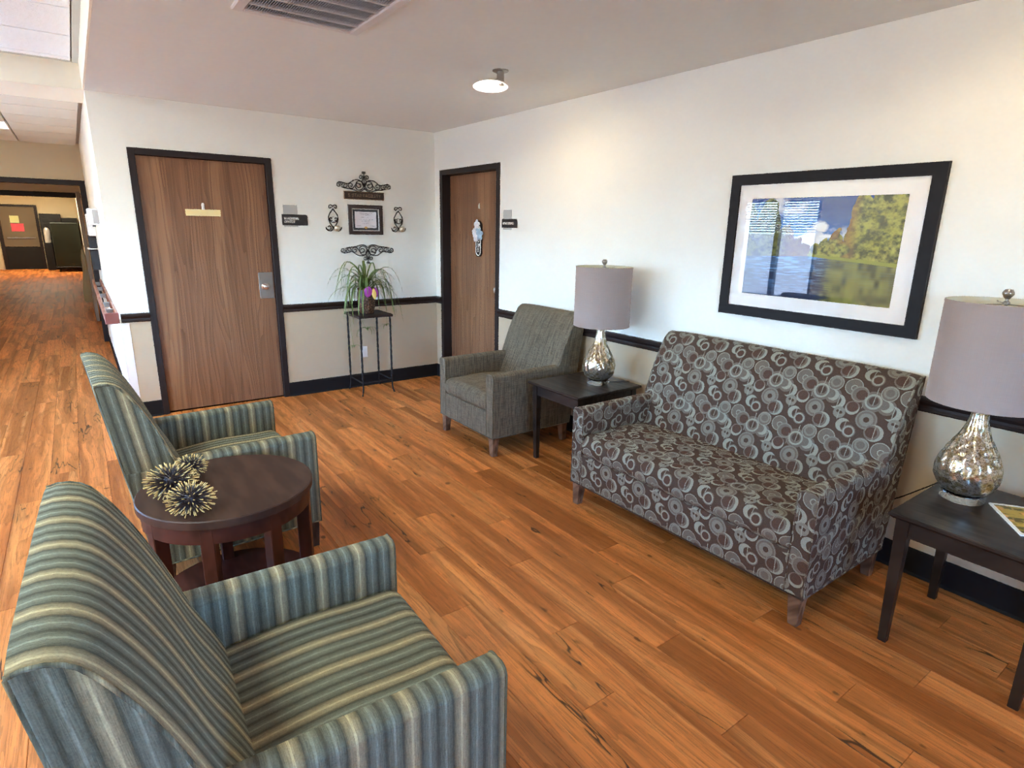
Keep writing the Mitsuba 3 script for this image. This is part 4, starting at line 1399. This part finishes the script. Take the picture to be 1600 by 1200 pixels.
for cy_, cz_, r_, mat in ((-0.715, 1.648, 0.050, "flower_white"), (-0.765, 1.560, 0.056, "flower_blue"), (-0.695, 1.535, 0.046, "flower_white"), (-0.660, 1.585, 0.030, "flower_white"), (-0.735, 1.600, 0.034, "flower_blue")):
    mesh(t + "__blossom", blossom(cy_, cz_, r_, xq - 0.004, mat), mat, smooth=True)

# ------------------------------------------------------------------ plant stand and spider plant
t = thing("plant_stand", "tall square iron plant stand against the back wall", "plant stand")
SX0, SX1, SY0, SY1, SZ = -1.052, -0.722, -0.400, -0.050, 0.795
mesh(t + "__top", bbox(SX0 - 0.012, SX1 + 0.012, SY0 - 0.012, SY1 + 0.012, SZ - 0.026, SZ, 0.005), "trim_dark", label="dark wooden top")
for X, sx in ((SX0 + 0.012, -1), (SX1 - 0.012, 1)):
    for Y, sy in ((SY0 + 0.012, -1), (SY1 - 0.012, 1)):
        n = 60
        zz = np.linspace(SZ - 0.024, 0.17, n)
        vs = []
        # twisted square bar
        for k, z in enumerate(zz):
            tw_ = (zz[0] - z) * 26
            for c in range(4):
                a = tw_ + c * math.pi / 2
                vs.append((X + 0.0105 * math.cos(a), Y + 0.0105 * math.sin(a), z))
        fs = []
        for k in range(n - 1):
            for c in range(4):
                d = (c + 1) % 4
                fs += [(k * 4 + c, k * 4 + 4 + c, k * 4 + 4 + d), (k * 4 + c, k * 4 + 4 + d, k * 4 + d)]
        bar = trimesh.Trimesh(np.array(vs), np.array(fs)[:, ::-1], process=False)
        foot = tube(spline([(X, Y, 0.172), (X, Y, 0.10), (X + sx * 0.004, Y + sy * 0.004, 0.045), (X + sx * 0.016, Y + sy * 0.014, 0.004)], 12), 0.0075, 8)
        mesh(t + "__leg", cat(bar, foot), "stand_iron", smooth=30)
for b in ((SX0 + 0.012, SX1 - 0.012, SY0 + 0.007, SY0 + 0.017), (SX0 + 0.012, SX1 - 0.012, SY1 - 0.017, SY1 - 0.007), (SX0 + 0.007, SX0 + 0.017, SY0 + 0.012, SY1 - 0.012), (SX1 - 0.017, SX1 - 0.007, SY0 + 0.012, SY1 - 0.012)):
    mesh(t + "__stretcher", box(*b, 0.125, 0.137), "stand_iron")

t = thing("potted_plant", "spider plant with long arching leaves in a brown ceramic pot", "plant")
pc = (-0.905, -0.235)
pot = lathe([(0, 0), (0.058, 0.0), (0.064, 0.004), (0.078, 0.06), (0.086, 0.12), (0.086, 0.18), (0.080, 0.215), (0.079, 0.232), (0.084, 0.240), (0.079, 0.244), (0.072, 0.236), (0.072, 0.22), (0.0, 0.215)], 48, (*pc, SZ))
mesh(t + "__pot", pot, "pot_ceramic", smooth=35, label="mottled brown ceramic pot")
g = np.random.default_rng(21)


def leaf(pts, w, ident):
    p = spline(pts, 16)
    t_ = np.gradient(p, axis=0); t_ /= np.linalg.norm(t_, axis=1, keepdims=True)
    side = np.cross(t_, (0, 0, 1)); nn = np.linalg.norm(side, axis=1, keepdims=True)
    side = np.where(nn > 0.05, side / np.maximum(nn, 1e-6), [[1, 0, 0]])
    up = np.cross(side, t_)
    s = np.linspace(0, 1, 16)
    ww = w * np.minimum(1, (s * 6 + 0.35)) * (1 - s ** 2.2 * 0.94)
    G = np.stack([p - side * ww[:, None] + up * ww[:, None] * 0.4, p, p + side * ww[:, None] + up * ww[:, None] * 0.4], 1)
    U = np.stack([np.c_[s + 10 * ident, np.zeros(16)], np.c_[s + 10 * ident, np.full(16, 0.5)], np.c_[s + 10 * ident, np.ones(16)]], 1)
    P = Patches(); P.grid(G, U)
    v, f, uv = P.done()
    v[:, 1] = np.minimum(v[:, 1], -0.006)
    return v, f, uv


base_z = SZ + 0.215
leafs = []
for k in range(66):
    a = k * 2.39996 + g.uniform(-0.3, 0.3)
    ln = g.uniform(0.20, 0.37)
    rise = g.uniform(0.10, 0.30) if k % 3 else g.uniform(0.02, 0.10)
    dx, dy = math.cos(a), math.sin(a) * 0.72
    if dy > 0.35:
        ln *= 0.55
    drop = g.uniform(0.02, 0.34)
    if dy < -0.25 and abs(dx) < 0.75:      # few in front of the pot
        if k % 3:
            continue
        ln *= 0.7; drop *= 0.3; rise += 0.08
    o = (pc[0] + dx * 0.03, pc[1] + dy * 0.03, base_z - 0.02)
    leafs.append([o, (o[0] + dx * ln * 0.22, o[1] + dy * ln * 0.22, base_z + rise * 0.72), (o[0] + dx * ln * 0.58, o[1] + dy * ln * 0.58, base_z + rise * (0.95 if drop < 0.2 else 0.6)),
                  (o[0] + dx * ln * 0.92, o[1] + dy * ln * 0.92, base_z + rise * 0.5 - drop * 0.6), (o[0] + dx * ln, o[1] + dy * ln, base_z + rise * 0.3 - drop)])
# leaves that the photograph shows clearly: long ones to the left and upright ones
X0, Y0 = pc
for pts in ([(X0, Y0, base_z - 0.02), (X0 - 0.12, Y0, base_z + 0.14), (X0 - 0.22, Y0 + 0.01, base_z + 0.16), (X0 - 0.33, Y0 + 0.02, base_z + 0.13)],
            [(X0, Y0, base_z - 0.02), (X0 - 0.05, Y0, base_z + 0.18), (X0 - 0.12, Y0 - 0.01, base_z + 0.26), (X0 - 0.20, Y0 - 0.02, base_z + 0.28)],
            [(X0, Y0, base_z - 0.02), (X0 - 0.10, Y0 - 0.05, base_z + 0.05), (X0 - 0.18, Y0 - 0.07, base_z + 0.05), (X0 - 0.28, Y0 - 0.09, base_z + 0.005)],
            [(X0, Y0, base_z - 0.02), (X0 - 0.015, Y0, base_z + 0.12), (X0 - 0.01, Y0 + 0.01, base_z + 0.22), (X0 + 0.015, Y0 + 0.02, base_z + 0.285)],
            [(X0, Y0, base_z - 0.02), (X0 - 0.02, Y0 - 0.02, base_z + 0.12), (X0 - 0.025, Y0 - 0.02, base_z + 0.20), (X0 - 0.005, Y0 - 0.03, base_z + 0.27)],
            [(X0, Y0, base_z - 0.02), (X0 + 0.06, Y0, base_z + 0.16), (X0 + 0.12, Y0 + 0.02, base_z + 0.20), (X0 + 0.20, Y0 + 0.03, base_z + 0.08)],
            [(X0, Y0, base_z - 0.02), (X0 + 0.10, Y0 - 0.02, base_z + 0.13), (X0 + 0.19, Y0, base_z + 0.12), (X0 + 0.27, Y0 + 0.02, base_z - 0.06), (X0 + 0.29, Y0 + 0.02, base_z - 0.22)],
            [(X0, Y0, base_z - 0.02), (X0 + 0.09, Y0 - 0.06, base_z + 0.06), (X0 + 0.16, Y0 - 0.10, base_z + 0.02), (X0 + 0.22, Y0 - 0.12, base_z - 0.16), (X0 + 0.24, Y0 - 0.12, base_z - 0.28)],
            [(X0, Y0, base_z - 0.02), (X0 + 0.07, Y0 - 0.05, base_z + 0.03), (X0 + 0.13, Y0 - 0.07, base_z - 0.05), (X0 + 0.17, Y0 - 0.09, base_z - 0.20)],
            [(X0, Y0, base_z - 0.02), (X0 - 0.06, Y0 - 0.10, base_z + 0.03), (X0 - 0.10, Y0 - 0.16, base_z - 0.06), (X0 - 0.11, Y0 - 0.19, base_z - 0.26)],
            [(X0, Y0, base_z - 0.02), (X0 - 0.08, Y0 - 0.08, base_z + 0.04), (X0 - 0.13, Y0 - 0.14, base_z - 0.05), (X0 - 0.15, Y0 - 0.17, base_z - 0.24)]):
    leafs.append(pts)
for k, pts in enumerate(leafs):
    v, f, uv = leaf(pts, 0.0095 + 0.0012 * (k % 3), k + 1)
    mesh(t + "__leaf", (v, f), "leaf", smooth=True, uv=uv)


# trailing plantlets hanging below the stand top
def plantlet(ox, oy, oz, n, r, seed, runner):
    gg = np.random.default_rng(seed)
    mesh(t + "__runner", tube(spline(runner, 14), 0.0016, 5), "leaf", smooth=True, uv=None) if False else None
    tb = tube(spline(runner, 14), 0.0016, 5)
    mesh(t + "__runner", (np.asarray(tb.vertices), np.asarray(tb.faces)), "leaf", smooth=True, uv=np.c_[np.zeros(len(tb.vertices)), np.full(len(tb.vertices), 0.5)])
    for k in range(n):
        a = k * 2.4 + gg.uniform(0, 1)
        dx, dy = math.cos(a) * r, math.sin(a) * r * 0.5
        v, f, uv = leaf([(ox, oy, oz), (ox + dx * 0.4, oy + dy * 0.4, oz + r * 0.35), (ox + dx * 0.8, oy + dy * 0.8, oz + r * 0.25), (ox + dx * 1.15, oy + dy * 1.15, oz - r * gg.uniform(0.1, 0.7))], 0.0045, k + 90)
        mesh(t + "__leaf", (v, f), "leaf", smooth=True, uv=uv)


plantlet(-0.865, -0.13, 0.600, 7, 0.10, 5, [(X0 + 0.02, Y0 + 0.10, base_z), (X0 + 0.05, Y0 + 0.19, base_z - 0.04), (-0.90, -0.035, 0.80), (-0.885, -0.06, 0.68), (-0.865, -0.13, 0.600)])
plantlet(-1.08, -0.30, 0.475, 6, 0.075, 6, [(X0 - 0.08, Y0, base_z), (X0 - 0.18, Y0 - 0.02, base_z - 0.02), (-1.10, -0.26, 0.80), (-1.09, -0.28, 0.62), (-1.08, -0.30, 0.475)])
plantlet(-0.690, -0.20, 0.640, 5, 0.07, 7, [(X0 + 0.08, Y0, base_z), (X0 + 0.17, Y0, base_z - 0.02), (-0.69, -0.21, 0.84), (-0.685, -0.2, 0.74), (-0.690, -0.20, 0.640)])

t = thing("artificial_tulip", "purple and yellow artificial tulip leaning on the plant pot's rim", "flower")


def petal(c, r, h, lean, mat, ang):
    s = trimesh.creation.icosphere(subdivisions=3, radius=1.0)
    v = np.array(s.vertices)
    v[:, 0] *= r; v[:, 1] *= r * 0.55; v[:, 2] *= h
    v[:, 0] *= 1 - 0.35 * np.clip(v[:, 2] / h, -1, 1) ** 2
    s.vertices = v
    s.apply_transform(trimesh.transformations.rotation_matrix(lean, (0, 1, 0)))
    s.apply_transform(trimesh.transformations.rotation_matrix(ang, (0, 0, 1)))
    s.apply_translation(c)
    return s


fz = SZ + 0.215
fx, fy = pc[0] + 0.004, pc[1] - 0.118
mesh(t + "__petal", petal((fx - 0.032, fy, fz + 0.004), 0.044, 0.054, 0.15, "p", 0.1), "purple_petal", smooth=True, label="purple petal")
mesh(t + "__petal", petal((fx + 0.026, fy - 0.004, fz - 0.018), 0.024, 0.054, -0.12, "y", 0), "yellow_petal", smooth=True, label="yellow petal")
mesh(t + "__petal", petal((fx + 0.054, fy + 0.010, fz - 0.006), 0.024, 0.048, -0.2, "p", 0.3), "purple_petal", smooth=True, label="purple petal")
mesh(t + "__stem", tube(spline([(fx, fy + 0.012, fz - 0.02), (fx - 0.005, fy + 0.03, fz + 0.04), (pc[0] + 0.01, pc[1] - 0.06, fz + 0.045), (pc[0], pc[1] - 0.03, base_z - 0.01)], 12), 0.003, 6), "leaf", smooth=True)

t = thing("wall_outlet", "white duplex wall outlet behind the plant stand", "outlet")
mesh(t + "__plate", bbox(-0.895, -0.825, -0.006, 0.0, 0.303, 0.418, 0.003), "white_plastic")
for z in (0.340, 0.381):
    mesh(t + "__socket", bbox(-0.877, -0.843, -0.009, -0.004, z - 0.014, z + 0.014, 0.003), "guard_white")

# ------------------------------------------------------------------ ceiling things
t = thing("ceiling_vent", "square white return-air grille in the lounge ceiling", "vent")
vz = CEIL
mesh(t + "__frame", cat(bbox(VX0, VX0 + 0.05, VY0, VY1, vz - 0.018, vz, 0.006), bbox(VX1 - 0.05, VX1, VY0, VY1, vz - 0.018, vz, 0.006), bbox(VX0 + 0.05, VX1 - 0.05, VY0, VY0 + 0.04, vz - 0.018, vz, 0.006), bbox(VX0 + 0.05, VX1 - 0.05, VY1 - 0.04, VY1, vz - 0.018, vz, 0.006)), "vent_white")
mesh(t + "__duct", cat(box(DX0, DX0 + 0.002, DY0, DY1, vz, vz + 0.34), box(DX1 - 0.002, DX1, DY0, DY1, vz, vz + 0.34), box(DX0, DX1, DY0, DY0 + 0.002, vz, vz + 0.34), box(DX0, DX1, DY1 - 0.002, DY1, vz, vz + 0.34), box(DX0, DX1, DY0, DY1, vz + 0.338, vz + 0.34)), "duct_metal", label="sheet metal duct behind the fins")
fins = []
x = VX0 + 0.058
while x < VX1 - 0.055:
    f_ = box(-0.0012, 0.0012, VY0 + 0.04, VY1 - 0.04, -0.008, 0.008)
    f_.apply_transform(trimesh.transformations.rotation_matrix(0.75, (0, 1, 0)))
    f_.apply_translation((x, 0, vz - 0.0085))
    fins.append(f_)
    x += 0.0105
mesh(t + "__fins", cat(fins), "vent_fin", kind="stuff")
for y in np.arange(VY0 + 0.12, VY1 - 0.05, 0.118):
    mesh(t + "__bar", box(VX0 + 0.05, VX1 - 0.05, y - 0.004, y + 0.004, vz - 0.018, vz - 0.003), "vent_white")


def spot(cx, cy, label, name):
    t_ = thing("ceiling_spotlight", label, "ceiling light", "ceiling spotlights")
    mesh(t_ + "__canopy", lathe([(0, -0.010), (0.040, -0.010), (0.050, -0.006), (0.050, 0.0), (0, 0.0)], 32, (cx, cy, CEIL)), "nickel", smooth=30)
    mesh(t_ + "__stem", lathe([(0.0, -0.085), (0.020, -0.085), (0.022, -0.080), (0.022, -0.010), (0, -0.010)], 24, (cx, cy, CEIL)), "nickel", smooth=30)
    dx, dy, dz = cx - 0.050, cy + 0.035, CEIL - 0.082
    M = trimesh.geometry.align_vectors((0, 0, -1), np.array([-0.06, -0.10, -1.0]))
    dish = lathe([(0.0, 0.022), (0.02, 0.020), (0.06, 0.014), (0.095, 0.002), (0.108, -0.008), (0.109, -0.011), (0.106, -0.010), (0.092, -0.002), (0.06, 0.010), (0.02, 0.016), (0.0, 0.018)], 48)
    dish.apply_transform(M); dish.apply_translation((dx, dy, dz))
    mesh(t_ + "__reflector", dish, "guard_white", smooth=40, label="shallow white reflector dish")
    mesh(t_ + "__lamp_arm", cyl((dx, dy, dz + 0.02), (cx, cy, CEIL - 0.05), 0.008, 12), "nickel", smooth=40)
    b = trimesh.creation.icosphere(subdivisions=3, radius=0.024)
    b.apply_scale((1.3, 1.3, 0.7))
    b.apply_translation((dx, dy, dz - 0.004))
    mesh(t_ + "__bulb", b, "white_plastic", smooth=True, emitter={"type": "area", "radiance": rgb([c * 9 for c in BULB_LIGHT])}, label="lit bulb")
    o = [dx + 0.02, dy + 0.01, dz - 0.035]
    scene[name] = {"type": "spot", "intensity": rgb([c * 9 for c in SPOT_LIGHT]), "cutoff_angle": 52.0, "beam_width": 12.0,
                   "to_world": T().look_at(origin=o, target=[0.0, dy + 0.36, 1.98], up=[0, 1, 0])}


spot(-0.878, -2.457, "lit nickel ceiling spotlight with a shallow dish, above the lounge", "spot_beam")
spot(-0.878, -5.150, "lit nickel ceiling spotlight over the right end table, outside the picture", "spot_beam_2")

# ------------------------------------------------------------------ hall things
t = thing("handrail", "two-rail brown wooden handrail along the hall wall", "handrail")
HY0, HY1 = 0.04, 3.6
mesh(t + "__wall_rail", bbox(WX - 0.022, WX, HY0, HY1, 0.815, 0.900, 0.006), "rail_wood")
mesh(t + "__front_rail", bbox(WX - 0.098, WX - 0.074, HY0, HY1, 0.815, 0.900, 0.006), "rail_wood")
mesh(t + "__end_cap", bbox(WX - 0.100, WX + 0.001, HY0 - 0.022, HY0 + 0.002, 0.812, 0.902, 0.005), "rail_cap", label="reddish brown end cap")
for y in (0.5, 1.05, 1.9, 2.7, 3.4):
    mesh(t + "__bracket", bbox(WX - 0.076, WX - 0.020, y - 0.02, y + 0.02, 0.835, 0.880, 0.003), "nickel", label="metal bracket")
t = thing("sanitizer_dispenser", "white and grey wall dispenser at the hall corner", "dispenser")
mesh(t + "__housing", bbox(WX - 0.085, WX, 1.10, 1.24, 1.585, 1.735, 0.010), "white_plastic")
mesh(t + "__side", bbox(WX - 0.045, WX - 0.0, 1.094, 1.10, 1.60, 1.72, 0.002), "grey_plastic", label="grey side panel")
mesh(t + "__nozzle", bbox(WX - 0.055, WX - 0.030, 1.14, 1.18, 1.570, 1.588, 0.003), "black_plastic")
mesh("wall_box", bbox(WX - 0.075, WX, 2.55, 2.85, 1.46, 1.70, 0.006), "letter_white", label="white box on the hall wall behind the dispenser", cat="wall box")
t = thing("chart_holder", "dark chart holder on the hall wall below the white box", "chart holder")
mesh(t + "__pocket", bbox(WX - 0.080, WX, 2.9, 3.2, 1.32, 1.45, 0.004), "black_plastic")
mesh(t + "__pocket", bbox(WX - 0.080, WX, 2.9, 3.2, 1.06, 1.29, 0.004), "black_plastic")
mesh(t + "__tray", bbox(WX - 0.100, WX, 2.88, 3.22, 1.30, 1.312, 0.002), "letter_white")
mesh("hall_door", bbox(WX - 0.092, WX - 0.047, 6.2, 7.25, 0.010, 2.07, 0.002), "door_edge", label="hall fire door standing open against the wall, seen on edge", cat="door")
t = thing("hanging_bag", "pale cloth bag on a hook beside the open hall door", "bag")
bag = spline([(0.012, 1.10), (0.035, 1.02), (0.040, 0.8), (0.075, 0.45), (0.095, 0.20), (0.085, 0.10)], 20)
mesh(t + "__sack", lathe([(0, 0.10)] + [(r, z) for r, z in bag[::-1]] + [(0, 1.10)], 18, (WX - 0.12, 8.4, 0)), "bag_cloth", smooth=40)
mesh(t + "__loop", tube([(WX - 0.12, 8.4, 1.09), (WX - 0.10, 8.4, 1.16), (WX - 0.02, 8.4, 1.18), (WX, 8.4, 1.18)], 0.012, 6), "bag_cloth")

EY = END
t = thing("far_door", "tan door with a dark kick panel at the end of the hall", "door")
mesh(t + "__panel", bbox(-5.05, -4.12, EY - 0.05, EY, 0.75, 2.05, 0.004), "door_tan")
mesh(t + "__kick_panel", bbox(-5.05, -4.10, EY - 0.052, EY, 0.0, 0.745, 0.004), "cabinet_black", label="dark lower panel")
mesh(t + "__frame", cat(box(-5.15, -4.04, EY - 0.06, EY, 2.05, 2.12), box(-4.12, -4.04, EY - 0.06, EY, 0, 2.05), box(-5.15, -5.05, EY - 0.06, EY, 0, 2.05)), "metal_frame")
mesh(t + "__push_bar", bbox(-4.95, -4.2, EY - 0.10, EY - 0.05, 1.02, 1.06, 0.004), "nickel", label="push bar")
mesh("door_paper", bbox(-4.80, -4.56, EY - 0.054, EY - 0.0505, 1.53, 1.76, 0.001), "paper_green", label="pale green paper on the far door, above the pink one", cat="paper", group="papers on the far door")
mesh("door_paper", bbox(-4.80, -4.46, EY - 0.054, EY - 0.0505, 1.25, 1.51, 0.001), "pink_paper", label="pink paper taped to the far door", cat="paper", group="papers on the far door")
t = thing("storage_cabinet", "tall black cabinet against the far hall wall behind the cart", "cabinet")
mesh(t + "__body", bbox(-4.00, -3.42, EY - 0.55, EY - 0.02, 0.0, 1.84, 0.01), "cabinet_black")
mesh(t + "__shelf_top", bbox(-3.42, -2.98, EY - 0.55, EY - 0.02, 0.0, 1.72, 0.01), "cabinet_black")
t = thing("meal_cart", "dark green enclosed cart on casters at the end of the hall", "cart")
mesh(t + "__body", bbox(-3.72, -2.98, EY - 1.9, EY - 0.9, 0.16, 1.56, 0.02), "cart_green")
for X in (-3.64, -3.06):
    for Y in (EY - 1.8, EY - 1.0):
        mesh(t + "__caster", cyl((X - 0.02, Y, 0.07), (X + 0.02, Y, 0.07), 0.07, 20), "cabinet_black")
mesh(t + "__bumper", bbox(-3.74, -2.96, EY - 1.92, EY - 0.88, 0.12, 0.17, 0.01), "cabinet_black")
mesh("black_stand", bbox(-3.97, -3.765, EY - 0.80, EY - 0.565, 0.0, 0.898, 0.006), "cabinet_black", label="narrow black stand left of the green cart, under the extinguisher", cat="stand")
t = thing("fire_extinguisher", "silver fire extinguisher on the narrow stand left of the green cart", "extinguisher")
mesh(t + "__cylinder", lathe([(0, 0.898), (0.085, 0.898), (0.09, 0.92), (0.09, 1.30), (0.05, 1.38), (0.03, 1.40), (0, 1.40)], 24, (-3.86, EY - 0.68, 0)), "extinguisher_body", smooth=35)
mesh(t + "__valve", bbox(-3.90, -3.82, EY - 0.72, EY - 0.64, 1.395, 1.46, 0.01), "black_plastic")
